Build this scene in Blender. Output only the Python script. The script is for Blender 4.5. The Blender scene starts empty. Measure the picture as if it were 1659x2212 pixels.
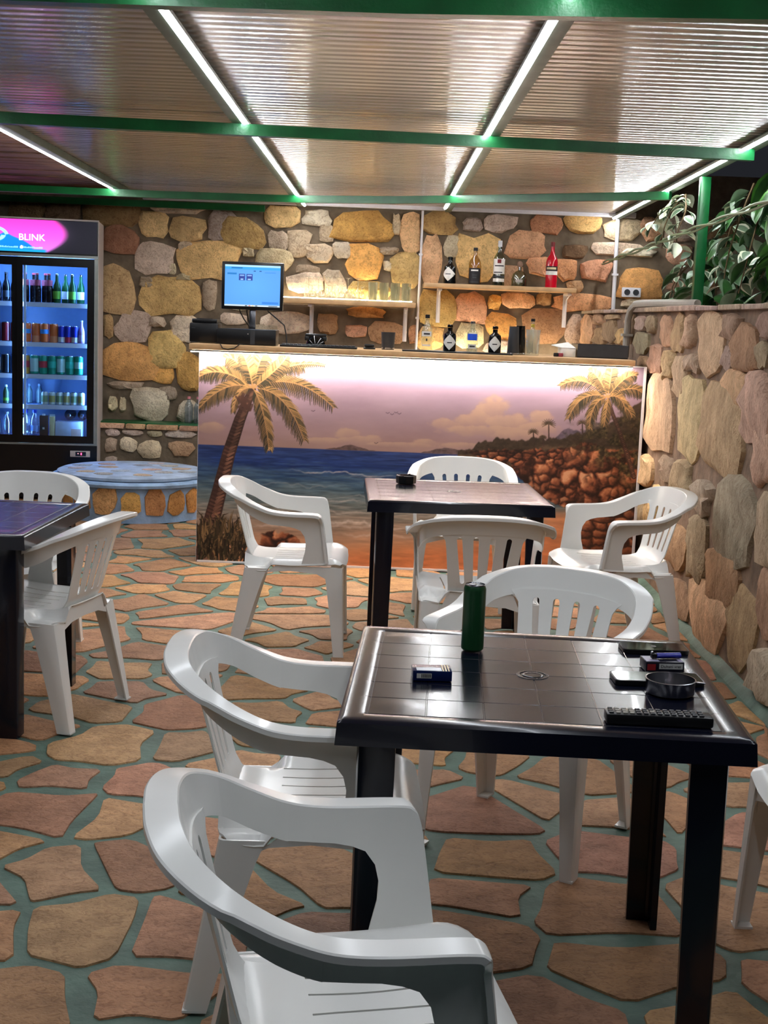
import bpy, bmesh, math, random
import numpy as np
from mathutils import Vector, Matrix
from mathutils.geometry import delaunay_2d_cdt

# ------------------------------------------------------------------ camera, world, exposure
scene = bpy.context.scene
COL = scene.collection
PI = math.pi
cam_data = bpy.data.cameras.new('camera')
cam = bpy.data.objects.new('camera', cam_data)
COL.objects.link(cam)
cam_data.sensor_fit = 'VERTICAL'
cam_data.sensor_height = 24.0
cam_data.lens = 2842.16 / 2212 * 24.0
cam_data.clip_start = 0.05
_p, _r = math.radians(8.36), math.radians(2.2)
_f = Vector((0, math.cos(_p), -math.sin(_p)))
_u = Vector((1, 0, 0)).cross(_f)
_right = Vector((1, 0, 0)) * math.cos(_r) + _u * math.sin(_r)
_up = -Vector((1, 0, 0)) * math.sin(_r) + _u * math.cos(_r)
_m = Matrix((_right, _up, -_f)).transposed().to_4x4()
_m.translation = (0, 0, 1.485)
cam.matrix_world = _m
scene.camera = cam

world = bpy.data.worlds.new('night_sky')
scene.world = world
world.use_nodes = True
world.node_tree.nodes['Background'].inputs[0].default_value = (0.75, 0.8, 1.0, 1)
world.node_tree.nodes['Background'].inputs[1].default_value = 0.005
scene.view_settings.view_transform = 'Standard'
scene.view_settings.look = 'None'
scene.view_settings.gamma = 1.0
scene.view_settings.use_curve_mapping = False
scene.view_settings.exposure = 2.0
scene.cycles.use_denoising = True
scene.cycles.max_bounces = 8
scene.cycles.transparent_max_bounces = 16
scene.cycles.caustics_reflective = False
scene.cycles.caustics_refractive = False
scene.cycles.sample_clamp_indirect = 4.0

# emission strengths of the light strips the place has
E_ROOF = 11.0       # front bays
E_ROOF_FAR = 22.0   # bay over the bar
E_BAR = 62.0
E_SHELF = 16.0
E_BACK = 22.0
E_FRIDGE = 34.0

rng = random.Random(7)

# ------------------------------------------------------------------ helpers: colour and materials
def lin(c):
    c = c / 255.0
    return c / 12.92 if c <= 0.04045 else ((c + 0.055) / 1.055) ** 2.4
def rgb(r, g, b): return (lin(r), lin(g), lin(b), 1.0)

def newmat(name):
    m = bpy.data.materials.new(name)
    m.use_nodes = True
    nt = m.node_tree
    return m, nt, nt.nodes['Principled BSDF']

def mat(name, col, rough=0.5, metal=0.0, var=0.08, scale=30.0, bump=0.0, bscale=None, spec=0.5, trans=0.0, ior=1.45, coat=0.0):
    """procedural material: base colour with a noise variation, optional noise bump"""
    m, nt, b = newmat(name)
    c = rgb(*col)
    tc = nt.nodes.new('ShaderNodeTexCoord')
    nz = nt.nodes.new('ShaderNodeTexNoise')
    nz.inputs['Scale'].default_value = scale
    nz.inputs['Detail'].default_value = 4
    nt.links.new(tc.outputs['Object'], nz.inputs['Vector'])
    rp = nt.nodes.new('ShaderNodeValToRGB')
    rp.color_ramp.elements[0].position = 0.3
    rp.color_ramp.elements[1].position = 0.7
    rp.color_ramp.elements[0].color = (c[0] * (1 - var), c[1] * (1 - var), c[2] * (1 - var), 1)
    rp.color_ramp.elements[1].color = (min(1, c[0] * (1 + var)), min(1, c[1] * (1 + var)), min(1, c[2] * (1 + var)), 1)
    nt.links.new(nz.outputs['Fac'], rp.inputs['Fac'])
    nt.links.new(rp.outputs['Color'], b.inputs['Base Color'])
    b.inputs['Roughness'].default_value = rough
    b.inputs['Metallic'].default_value = metal
    b.inputs['Specular IOR Level'].default_value = spec
    b.inputs['Transmission Weight'].default_value = trans
    b.inputs['IOR'].default_value = ior
    b.inputs['Coat Weight'].default_value = coat
    if bump > 0:
        n2 = nt.nodes.new('ShaderNodeTexNoise')
        n2.inputs['Scale'].default_value = bscale or scale
        n2.inputs['Detail'].default_value = 5
        nt.links.new(tc.outputs['Object'], n2.inputs['Vector'])
        bp = nt.nodes.new('ShaderNodeBump')
        bp.inputs['Strength'].default_value = bump
        bp.inputs['Distance'].default_value = 0.01
        nt.links.new(n2.outputs['Fac'], bp.inputs['Height'])
        nt.links.new(bp.outputs['Normal'], b.inputs['Normal'])
    return m

def emit_mat(name, col, strength):
    m, nt, b = newmat(name)
    b.inputs['Base Color'].default_value = rgb(*col)
    b.inputs['Emission Color'].default_value = rgb(*col)
    b.inputs['Emission Strength'].default_value = strength
    return m

def attr_mat(name, emission=0.0, rough=0.5, spec=0.3):
    m, nt, b = newmat(name)
    a = nt.nodes.new('ShaderNodeAttribute')
    a.attribute_name = 'Col'
    b.inputs['Roughness'].default_value = rough
    b.inputs['Specular IOR Level'].default_value = spec
    if emission > 0:
        b.inputs['Base Color'].default_value = (0.01, 0.01, 0.012, 1)
        nt.links.new(a.outputs['Color'], b.inputs['Emission Color'])
        b.inputs['Emission Strength'].default_value = emission
    else:
        nt.links.new(a.outputs['Color'], b.inputs['Base Color'])
    return m

def stone_mat(name, scale=9.0, bump=0.6, rough=0.75, stretch=(1, 1, 1), dark=0.55, crack=0.5):
    """stone whose hue is the object's own colour, with mottling, veins and relief"""
    m, nt, b = newmat(name)
    oi = nt.nodes.new('ShaderNodeObjectInfo')
    tc = nt.nodes.new('ShaderNodeTexCoord')
    mp = nt.nodes.new('ShaderNodeMapping')
    mp.inputs['Scale'].default_value = stretch
    nt.links.new(tc.outputs['Object'], mp.inputs['Vector'])
    # shift the pattern per stone
    ad = nt.nodes.new('ShaderNodeVectorMath'); ad.operation = 'ADD'
    ml = nt.nodes.new('ShaderNodeVectorMath'); ml.operation = 'SCALE'
    ml.inputs[0].default_value = (37.0, 53.0, 71.0)
    nt.links.new(oi.outputs['Random'], ml.inputs['Scale'])
    nt.links.new(mp.outputs['Vector'], ad.inputs[0])
    nt.links.new(ml.outputs['Vector'], ad.inputs[1])
    n1 = nt.nodes.new('ShaderNodeTexNoise'); n1.inputs['Scale'].default_value = scale; n1.inputs['Detail'].default_value = 8; n1.inputs['Roughness'].default_value = 0.65
    n2 = nt.nodes.new('ShaderNodeTexNoise'); n2.inputs['Scale'].default_value = scale * 5; n2.inputs['Detail'].default_value = 5; n2.inputs['Distortion'].default_value = 1.5
    nt.links.new(ad.outputs['Vector'], n1.inputs['Vector'])
    nt.links.new(ad.outputs['Vector'], n2.inputs['Vector'])
    r1 = nt.nodes.new('ShaderNodeValToRGB')
    r1.color_ramp.elements[0].position = 0.3; r1.color_ramp.elements[0].color = (dark, dark * 0.92, dark * 0.85, 1)
    r1.color_ramp.elements[1].position = 0.72; r1.color_ramp.elements[1].color = (1.25, 1.22, 1.2, 1)
    nt.links.new(n1.outputs['Fac'], r1.inputs['Fac'])
    r2 = nt.nodes.new('ShaderNodeValToRGB')
    r2.color_ramp.elements[0].position = 0.36; r2.color_ramp.elements[0].color = (crack, crack * 0.9, crack * 0.85, 1)
    r2.color_ramp.elements[1].position = 0.5; r2.color_ramp.elements[1].color = (1, 1, 1, 1)
    nt.links.new(n2.outputs['Fac'], r2.inputs['Fac'])
    m1 = nt.nodes.new('ShaderNodeMix'); m1.data_type = 'RGBA'; m1.blend_type = 'MULTIPLY'; m1.inputs[0].default_value = 1
    nt.links.new(oi.outputs['Color'], m1.inputs[6]); nt.links.new(r1.outputs['Color'], m1.inputs[7])
    m2 = nt.nodes.new('ShaderNodeMix'); m2.data_type = 'RGBA'; m2.blend_type = 'MULTIPLY'; m2.inputs[0].default_value = 0.8
    nt.links.new(m1.outputs[2], m2.inputs[6]); nt.links.new(r2.outputs['Color'], m2.inputs[7])
    nt.links.new(m2.outputs[2], b.inputs['Base Color'])
    mx = nt.nodes.new('ShaderNodeMath'); mx.operation = 'MULTIPLY_ADD'; mx.inputs[1].default_value = 0.35
    nt.links.new(n2.outputs['Fac'], mx.inputs[0]); nt.links.new(n1.outputs['Fac'], mx.inputs[2])
    bp = nt.nodes.new('ShaderNodeBump'); bp.inputs['Strength'].default_value = bump; bp.inputs['Distance'].default_value = 0.03
    nt.links.new(mx.outputs[0], bp.inputs['Height']); nt.links.new(bp.outputs['Normal'], b.inputs['Normal'])
    b.inputs['Roughness'].default_value = rough
    b.inputs['Specular IOR Level'].default_value = 0.35
    return m

# ------------------------------------------------------------------ helpers: meshes
def smooth(me, angle=40):
    n = len(me.polygons)
    me.polygons.foreach_set('use_smooth', [True] * n)
    try: me.set_sharp_from_angle(angle=math.radians(angle))
    except Exception: pass
    return me

def mesh(name, verts, faces, sm=None):
    me = bpy.data.meshes.new(name)
    me.from_pydata([tuple(v) for v in verts], [], [tuple(f) for f in faces])
    me.update()
    if sm: smooth(me, sm)
    return me

class MB:
    """collects shapes into one mesh"""
    def __init__(s): s.v = []; s.f = []
    def add(s, v, f, M=None):
        o = len(s.v)
        if M is not None: v = [M @ Vector(p) for p in v]
        s.v += [tuple(p) for p in v]
        s.f += [tuple(i + o for i in q) for q in f]
        return s
    def box(s, x0, x1, y0, y1, z0, z1, bev=0.0, M=None):
        if bev <= 0:
            v = [(x0, y0, z0), (x1, y0, z0), (x1, y1, z0), (x0, y1, z0), (x0, y0, z1), (x1, y0, z1), (x1, y1, z1), (x0, y1, z1)]
            f = [(0, 3, 2, 1), (4, 5, 6, 7), (0, 1, 5, 4), (1, 2, 6, 5), (2, 3, 7, 6), (3, 0, 4, 7)]
            return s.add(v, f, M)
        bm = bmesh.new()
        bmesh.ops.create_cube(bm, size=1)
        for q in bm.verts:
            q.co = Vector(((x0 + x1) / 2 + q.co.x * (x1 - x0), (y0 + y1) / 2 + q.co.y * (y1 - y0), (z0 + z1) / 2 + q.co.z * (z1 - z0)))
        bmesh.ops.bevel(bm, geom=bm.edges[:], offset=bev, segments=2, profile=0.5, affect='EDGES')
        bm.verts.index_update()
        s.add([q.co.copy() for q in bm.verts], [[q.index for q in fc.verts] for fc in bm.faces], M)
        bm.free(); return s
    def lathe(s, prof, n=20, M=None, capb=True, capt=True):
        v = []; f = []
        for r, z in prof:
            for i in range(n):
                a = 2 * PI * i / n
                v.append((r * math.cos(a), r * math.sin(a), z))
        for j in range(len(prof) - 1):
            for i in range(n):
                k = (i + 1) % n
                f.append((j * n + i, j * n + k, (j + 1) * n + k, (j + 1) * n + i))
        if capb: f.append(tuple(range(n - 1, -1, -1)))
        if capt: f.append(tuple((len(prof) - 1) * n + i for i in range(n)))
        return s.add(v, f, M)
    def tube(s, pts, r, n=8, cap=True):
        pts = [Vector(p) for p in pts]
        rs = r if isinstance(r, (list, tuple)) else [r] * len(pts)
        v = []; f = []; up = None
        for i, p in enumerate(pts):
            t = (pts[min(i + 1, len(pts) - 1)] - pts[max(i - 1, 0)]).normalized()
            if up is None:
                up = Vector((0, 0, 1)) if abs(t.z) < 0.9 else Vector((1, 0, 0))
            a = t.cross(up).normalized(); up = a.cross(t).normalized()
            for k in range(n):
                w = 2 * PI * k / n
                v.append(p + (a * math.cos(w) + up * math.sin(w)) * rs[i])
        for i in range(len(pts) - 1):
            for k in range(n):
                k2 = (k + 1) % n
                f.append((i * n + k, i * n + k2, (i + 1) * n + k2, (i + 1) * n + k))
        if cap:
            f.append(tuple(range(n - 1, -1, -1))); f.append(tuple((len(pts) - 1) * n + k for k in range(n)))
        return s.add(v, f)
    def loft(s, secs, closed=True, cap=True):
        n = len(secs[0]); v = [p for q in secs for p in q]; f = []
        for i in range(len(secs) - 1):
            for k in range(n if closed else n - 1):
                k2 = (k + 1) % n
                f.append((i * n + k, i * n + k2, (i + 1) * n + k2, (i + 1) * n + k))
        if cap and closed:
            f.append(tuple(range(n - 1, -1, -1))); f.append(tuple((len(secs) - 1) * n + k for k in range(n)))
        return s.add(v, f)
    def me(s, name, sm=35):
        return mesh(name, s.v, s.f, sm)

def fix(me):
    bm = bmesh.new(); bm.from_mesh(me)
    bmesh.ops.recalc_face_normals(bm, faces=bm.faces[:])
    bm.to_mesh(me); bm.free(); return me

def obj(name, me, m=None, parent=None, label=None, cat=None, group=None, kind=None, loc=None, rot=None, color=None):
    if isinstance(me, MB): me = fix(me.me(name))
    o = bpy.data.objects.new(name, me)
    COL.objects.link(o)
    if m is not None and me is not None and len(me.materials) == 0: me.materials.append(m)
    if parent is not None: o.parent = parent
    if loc is not None: o.location = loc
    if rot is not None: o.rotation_euler = rot
    if label: o['label'] = label
    if cat: o['category'] = cat
    if group: o['group'] = group
    if kind: o['kind'] = kind
    if color: o.color = color
    return o

def empty(name, loc, label, cat, group=None, rotz=0.0):
    o = bpy.data.objects.new(name, None)
    COL.objects.link(o)
    o.empty_display_size = 0.1
    o.location = loc; o.rotation_euler = (0, 0, rotz)
    o['label'] = label; o['category'] = cat
    if group: o['group'] = group
    return o

def inpoly(x, y, P):
    c = False; j = len(P) - 1
    for i in range(len(P)):
        xi, yi = P[i]; xj, yj = P[j]
        if (yi > y) != (yj > y) and x < (xj - xi) * (y - yi) / (yj - yi) + xi: c = not c
        j = i
    return c

def resample(loop, step):
    out = []
    for i in range(len(loop)):
        a = Vector(loop[i]); b = Vector(loop[(i + 1) % len(loop)])
        n = max(1, int(round((b - a).length / step)))
        for k in range(n): out.append(tuple(a + (b - a) * k / n))
    return out

def chaikin(P, it=2, w=0.25):
    for _ in range(it):
        Q = []
        for i in range(len(P)):
            a = P[i]; b = P[(i + 1) % len(P)]
            Q.append((a[0] * (1 - w) + b[0] * w, a[1] * (1 - w) + b[1] * w))
            Q.append((a[0] * w + b[0] * (1 - w), a[1] * w + b[1] * (1 - w)))
        P = Q
    return P

def panel(name, outer, holes, fmap, thick, step, sm=38):
    """flat outline with holes, triangulated, mapped onto a curved surface and given thickness"""
    pts = []; edges = []
    loops = [resample(outer, step)] + [resample(h, step * 0.7) for h in holes]
    for L in loops:
        o = len(pts); pts += [Vector(p) for p in L]
        edges += [(o + i, o + (i + 1) % len(L)) for i in range(len(L))]
    xs = [p[0] for p in outer]; ys = [p[1] for p in outer]
    nb = [tuple(p) for p in pts]
    gx = min(xs) + step / 2; row = 0
    while gx < max(xs):
        gy = min(ys) + step / 2 + (step / 2 if row % 2 else 0)
        while gy < max(ys):
            if inpoly(gx, gy, outer) and not any(inpoly(gx, gy, h) for h in holes):
                if min((gx - a) ** 2 + (gy - b) ** 2 for a, b in nb) > (step * 0.55) ** 2:
                    pts.append(Vector((gx, gy)))
            gy += step
        gx += step * 0.87; row += 1
    V, _, F = delaunay_2d_cdt(pts, edges, [], 0, 1e-6)[:3]
    F = [f for f in F if (lambda c: inpoly(c[0], c[1], loops[0]) and not any(inpoly(c[0], c[1], h) for h in loops[1:]))(sum((V[i] for i in f), Vector((0, 0))) / len(f))]
    P3 = [Vector(fmap(v[0], v[1])) for v in V]
    N = [Vector((0, 0, 0)) for _ in P3]
    ec = {}
    for f in F:
        n = (P3[f[1]] - P3[f[0]]).cross(P3[f[2]] - P3[f[0]])
        for i in f: N[i] += n
        for a, b in ((f[0], f[1]), (f[1], f[2]), (f[2], f[0])):
            ec[(a, b)] = 1
    nv = len(P3)
    verts = P3 + [p - n.normalized() * thick if n.length > 0 else p for p, n in zip(P3, N)]
    faces = [tuple(f) for f in F] + [tuple(i + nv for i in reversed(f)) for f in F]
    for a, b in list(ec):
        if (b, a) not in ec: faces.append((b, a, a + nv, b + nv))
    return mesh(name, verts, faces, sm)

def text_mesh(s, size, ext=0.0004):
    c = bpy.data.curves.new('txt', 'FONT'); c.body = s; c.size = size; c.extrude = ext; c.align_x = 'CENTER'; c.align_y = 'CENTER'
    c.resolution_u = 3
    o = bpy.data.objects.new('txt', c); COL.objects.link(o)
    dg = bpy.context.evaluated_depsgraph_get(); dg.update()
    me = bpy.data.meshes.new_from_object(o.evaluated_get(dg))
    bpy.data.objects.remove(o); bpy.data.curves.remove(c)
    return me

def print_mesh(name, img, P):
    """img[h,w,3] (sRGB 0..1, row 0 on top) as a vertex-coloured grid; P(u,v) arrays -> xyz, v downwards"""
    h, w, _ = img.shape
    u, v = np.meshgrid((np.arange(w)) / (w - 1), (np.arange(h)) / (h - 1))
    x, y, z = P(u, v)
    co = np.stack([np.broadcast_to(x, u.shape), np.broadcast_to(y, u.shape), np.broadcast_to(z, u.shape)], -1).reshape(-1, 3)
    me = bpy.data.meshes.new(name)
    nq = (h - 1) * (w - 1)
    i = (np.arange(h - 1)[:, None] * w + np.arange(w - 1)[None, :]).ravel()
    q = np.stack([i + w, i + w + 1, i + 1, i], -1).astype(np.int32)
    me.vertices.add(h * w); me.vertices.foreach_set('co', co.astype(np.float32).ravel())
    me.loops.add(nq * 4); me.loops.foreach_set('vertex_index', q.ravel())
    me.polygons.add(nq); me.polygons.foreach_set('loop_start', np.arange(nq, dtype=np.int32) * 4)
    me.update(calc_edges=True); me.validate()
    at = me.color_attributes.new('Col', 'FLOAT_COLOR', 'POINT')
    c = np.clip(img, 0, 1)
    c = np.where(c <= 0.04045, c / 12.92, ((c + 0.055) / 1.055) ** 2.4)
    at.data.foreach_set('color', np.concatenate([c, np.ones((h, w, 1))], -1).astype(np.float32).ravel())
    return me

# ------------------------------------------------------------------ materials
M = {}
M['stone_floor'] = stone_mat('paving_stone', scale=9, bump=0.6, rough=0.62, dark=0.66, crack=0.68, stretch=(1, 1.3, 1))
M['stone_back'] = stone_mat('rubble_stone', scale=8, bump=0.9, rough=0.85, dark=0.66, crack=0.66)
M['stone_right'] = stone_mat('slab_stone', scale=8, bump=0.8, rough=0.85, stretch=(1, 1.6, 0.8), dark=0.6, crack=0.72)
M['grout'] = mat('teal_grout', (92, 116, 104), rough=0.6, var=0.35, scale=7, bump=0.5, bscale=40)
M['mortar'] = mat('grey_mortar', (112, 98, 80), rough=0.95, var=0.35, scale=9, bump=0.9, bscale=22)
M['mortar_r'] = mat('brown_mortar', (128, 106, 88), rough=0.95, var=0.35, scale=9, bump=0.9, bscale=22)
M['blue_grout'] = mat('blue_painted_grout', (150, 180, 212), rough=0.7, var=0.25, scale=10, bump=0.5, bscale=30)
M['green_paint'] = mat('green_gloss_paint', (15, 88, 44), rough=0.32, var=0.25, scale=8, bump=0.12, bscale=60)
M['alu'] = mat('aluminium', (150, 155, 150), rough=0.4, metal=0.7, var=0.1, scale=20)
M['rafter'] = mat('dull_green_rafter', (88, 100, 84), rough=0.5, var=0.2, scale=10)
M['white_plastic'] = mat('white_moulded_plastic', (236, 236, 232), rough=0.22, var=0.03, scale=4, bump=0.015, bscale=14, spec=0.5)
M['navy_plastic'] = mat('navy_moulded_plastic', (9, 12, 27), rough=0.2, var=0.12, scale=12, bump=0.02, bscale=10, spec=0.42, coat=0.1)
M['black_plastic'] = mat('black_plastic', (16, 16, 18), rough=0.35, var=0.15, scale=20)
M['black_gloss'] = mat('black_glass', (8, 9, 10), rough=0.05, var=0.1, scale=10, spec=0.6)
M['dark_grey'] = mat('dark_grey_plastic', (52, 54, 58), rough=0.45, var=0.1)
M['steel'] = mat('brushed_steel', (165, 165, 170), rough=0.22, metal=1.0, var=0.12, scale=6)
M['white_paint'] = mat('white_paint', (225, 224, 228), rough=0.45, var=0.04)
M['wood'] = mat('light_wood_laminate', (205, 165, 118), rough=0.45, var=0.14, scale=12)
M['brown_wood'] = mat('brown_planks', (92, 62, 42), rough=0.7, var=0.35, scale=9, bump=0.3, bscale=30)
M['grey_pvc'] = mat('grey_conduit', (165, 160, 150), rough=0.5, var=0.06)
M['fridge_black'] = mat('black_enamel', (9, 10, 13), rough=0.25, var=0.1)
M['fridge_inner'] = mat('fridge_liner', (92, 116, 150), rough=0.5, var=0.04)
M['fridge_side'] = mat('fridge_grey_side', (190, 180, 175), rough=0.5, var=0.05)
M['paper_white'] = mat('white_paper', (225, 222, 215), rough=0.7, var=0.05)
M['paper_dark'] = mat('dark_print', (30, 28, 32), rough=0.6, var=0.1)
M['led'] = emit_mat('led_diffuser', (240, 246, 255), E_ROOF)
M['led_far'] = emit_mat('far_led_diffuser', (244, 246, 250), E_ROOF_FAR)
M['led_bar'] = emit_mat('bar_led_diffuser', (255, 240, 222), E_BAR)
M['led_shelf'] = emit_mat('shelf_led_diffuser', (255, 232, 190), E_SHELF)
M['led_back'] = emit_mat('backbar_led_diffuser', (255, 236, 200), E_BACK)
M['led_fridge'] = emit_mat('fridge_led', (140, 190, 255), E_FRIDGE)
M['print'] = attr_mat('printed_panel', 0.0, 0.45, 0.3)
M['print_sign'] = attr_mat('backlit_print', .4)
M['print_screen'] = attr_mat('screen_print', .33)

def clear_glass(name, tint=(255, 255, 255), gloss=0.1, milk=0.0):
    m, nt, b = newmat(name)
    nt.nodes.remove(b)
    out = nt.nodes['Material Output']
    tr = nt.nodes.new('ShaderNodeBsdfTransparent'); tr.inputs[0].default_value = rgb(*tint)
    gl = nt.nodes.new('ShaderNodeBsdfGlossy'); gl.inputs['Roughness'].default_value = 0.03
    nz = nt.nodes.new('ShaderNodeTexNoise'); nz.inputs['Scale'].default_value = 3
    mr = nt.nodes.new('ShaderNodeMapRange'); mr.inputs[3].default_value = gloss * 0.9; mr.inputs[4].default_value = gloss * 1.1
    nt.links.new(nz.outputs['Fac'], mr.inputs[0])
    mx = nt.nodes.new('ShaderNodeMixShader')
    nt.links.new(mr.outputs[0], mx.inputs[0])
    nt.links.new(tr.outputs[0], mx.inputs[1]); nt.links.new(gl.outputs[0], mx.inputs[2])
    if milk > 0:
        tl = nt.nodes.new('ShaderNodeBsdfTranslucent'); tl.inputs[0].default_value = rgb(250, 250, 245)
        m2 = nt.nodes.new('ShaderNodeMixShader'); m2.inputs[0].default_value = milk
        nt.links.new(mx.outputs[0], m2.inputs[1]); nt.links.new(tl.outputs[0], m2.inputs[2])
        nt.links.new(m2.outputs[0], out.inputs[0])
    else: nt.links.new(mx.outputs[0], out.inputs[0])
    return m
M['pane'] = clear_glass('door_pane', (225, 238, 250), 0.06)
M['glass'] = clear_glass('drinking_glass', (250, 252, 248), 0.22, 0.10)
M['glass_bottle'] = clear_glass('bottle_glass', (240, 246, 240), 0.13, 0.06)
M['water_bottle'] = clear_glass('clear_plastic', (225, 235, 245), 0.2, 0.08)

def roof_sheet_mat():
    """multiwall polycarbonate: fine ribs running across, soft reflections"""
    m, nt, b = newmat('polycarbonate_sheet')
    tc = nt.nodes.new('ShaderNodeTexCoord')
    wv = nt.nodes.new('ShaderNodeTexWave'); wv.bands_direction = 'Y'; wv.wave_profile = 'SIN'
    wv.inputs['Scale'].default_value = 4.2; wv.inputs['Distortion'].default_value = 0.25
    wv.inputs['Detail'].default_value = 1.0
    nt.links.new(tc.outputs['Object'], wv.inputs['Vector'])
    mp = nt.nodes.new('ShaderNodeMapping'); mp.inputs['Scale'].default_value = (0.25, 8, 1)
    nt.links.new(tc.outputs['Object'], mp.inputs['Vector'])
    nz = nt.nodes.new('ShaderNodeTexNoise'); nz.inputs['Scale'].default_value = 3.0; nz.inputs['Detail'].default_value = 5
    nt.links.new(mp.outputs['Vector'], nz.inputs['Vector'])
    rp = nt.nodes.new('ShaderNodeValToRGB')
    rp.color_ramp.elements[0].position = 0.3; rp.color_ramp.elements[0].color = rgb(190, 176, 164)
    rp.color_ramp.elements[1].position = 0.7; rp.color_ramp.elements[1].color = rgb(214, 202, 190)
    nt.links.new(nz.outputs['Fac'], rp.inputs['Fac'])
    mx = nt.nodes.new('ShaderNodeMix'); mx.data_type = 'RGBA'; mx.blend_type = 'MULTIPLY'; mx.inputs[0].default_value = 1
    r2 = nt.nodes.new('ShaderNodeValToRGB')
    r2.color_ramp.elements[0].color = (0.8, 0.8, 0.8, 1); r2.color_ramp.elements[1].color = (1, 1, 1, 1)
    nt.links.new(wv.outputs['Fac'], r2.inputs['Fac'])
    nt.links.new(rp.outputs['Color'], mx.inputs[6]); nt.links.new(r2.outputs['Color'], mx.inputs[7])
    nt.links.new(mx.outputs[2], b.inputs['Base Color'])
    add = nt.nodes.new('ShaderNodeMath'); add.operation = 'MULTIPLY_ADD'; add.inputs[1].default_value = 0.9
    nt.links.new(nz.outputs['Fac'], add.inputs[0]); nt.links.new(wv.outputs['Fac'], add.inputs[2])
    bp = nt.nodes.new('ShaderNodeBump'); bp.inputs['Strength'].default_value = 0.4; bp.inputs['Distance'].default_value = 0.006
    nt.links.new(add.outputs[0], bp.inputs['Height']); nt.links.new(bp.outputs['Normal'], b.inputs['Normal'])
    b.inputs['Roughness'].default_value = 0.15
    b.inputs['Specular IOR Level'].default_value = 0.42
    return m
M['sheet'] = roof_sheet_mat()

STONE_COL = {'y': (224, 192, 132), 'g': (204, 188, 164), 'o': (226, 178, 106), 'p': (216, 174, 138), 'w': (226, 212, 182),
             'd': (140, 110, 80), 'r': (176, 128, 98), 'q': (222, 166, 124)}

# ------------------------------------------------------------------ stones
def stone_poly(w, h, rg, n=11, e=3.0, jit=0.13, taper=0.12):
    P = []
    ph = rg.random() * 0.5; sk = rg.uniform(-0.14, 0.14); tp = rg.uniform(-taper, taper)
    for i in range(n):
        a = 2 * PI * (i + ph + rg.uniform(-0.22, 0.22)) / n
        c, s = math.cos(a), math.sin(a)
        k = (abs(c) ** e + abs(s) ** e) ** (-1.0 / e) * (1 - abs(rg.gauss(0, jit)))
        x, y = c * k * w / 2, s * k * h / 2
        P.append((x * (1 + tp * 2 * y / h) + sk * y * min(1, w / h), y))
    return P

def stone_mesh(name, P, hgt, rg, basis, depth=0.012, inner=0.74, rough=0.25):
    """outline P in a plane given by basis (u, v, out): base ring, shoulder ring, inner ring, centre"""
    u, v, o = [Vector(q) for q in basis]
    n = len(P); V = []
    cx = sum(p[0] for p in P) / n; cy = sum(p[1] for p in P) / n
    def put(x, y, d): V.append(tuple(u * x + v * y + o * d))
    for x, y in P: put(x + (x - cx) * 0.02, y + (y - cy) * 0.02, -depth)
    for x, y in P: put(x, y, hgt * (0.55 + rg.uniform(-rough, rough) * 0.5))
    for x, y in P:
        k = inner * rg.uniform(0.93, 1.05)
        put(cx + (x - cx) * k, cy + (y - cy) * k, hgt * (0.95 + rg.uniform(-rough, rough)))
    put(cx + rg.uniform(-.1, .1) * (P[0][0] - cx), cy, hgt * (1.0 + rg.uniform(-rough, rough)))
    F = []
    for i in range(n):
        j = (i + 1) % n
        F += [(i, j, n + j, n + i), (n + i, n + j, 2 * n + j, 2 * n + i), (2 * n + i, 2 * n + j, 3 * n)]
    return mesh(name, V, F, 50)

def vary(c, rg, a=0.12):
    k = 1 + rg.uniform(-a, a)
    return (lin(min(255, c[0] * k)), lin(min(255, c[1] * k * (1 + rg.uniform(-.03, .03)))), lin(min(255, c[2] * k * (1 + rg.uniform(-.07, .07)))), 1)

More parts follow.
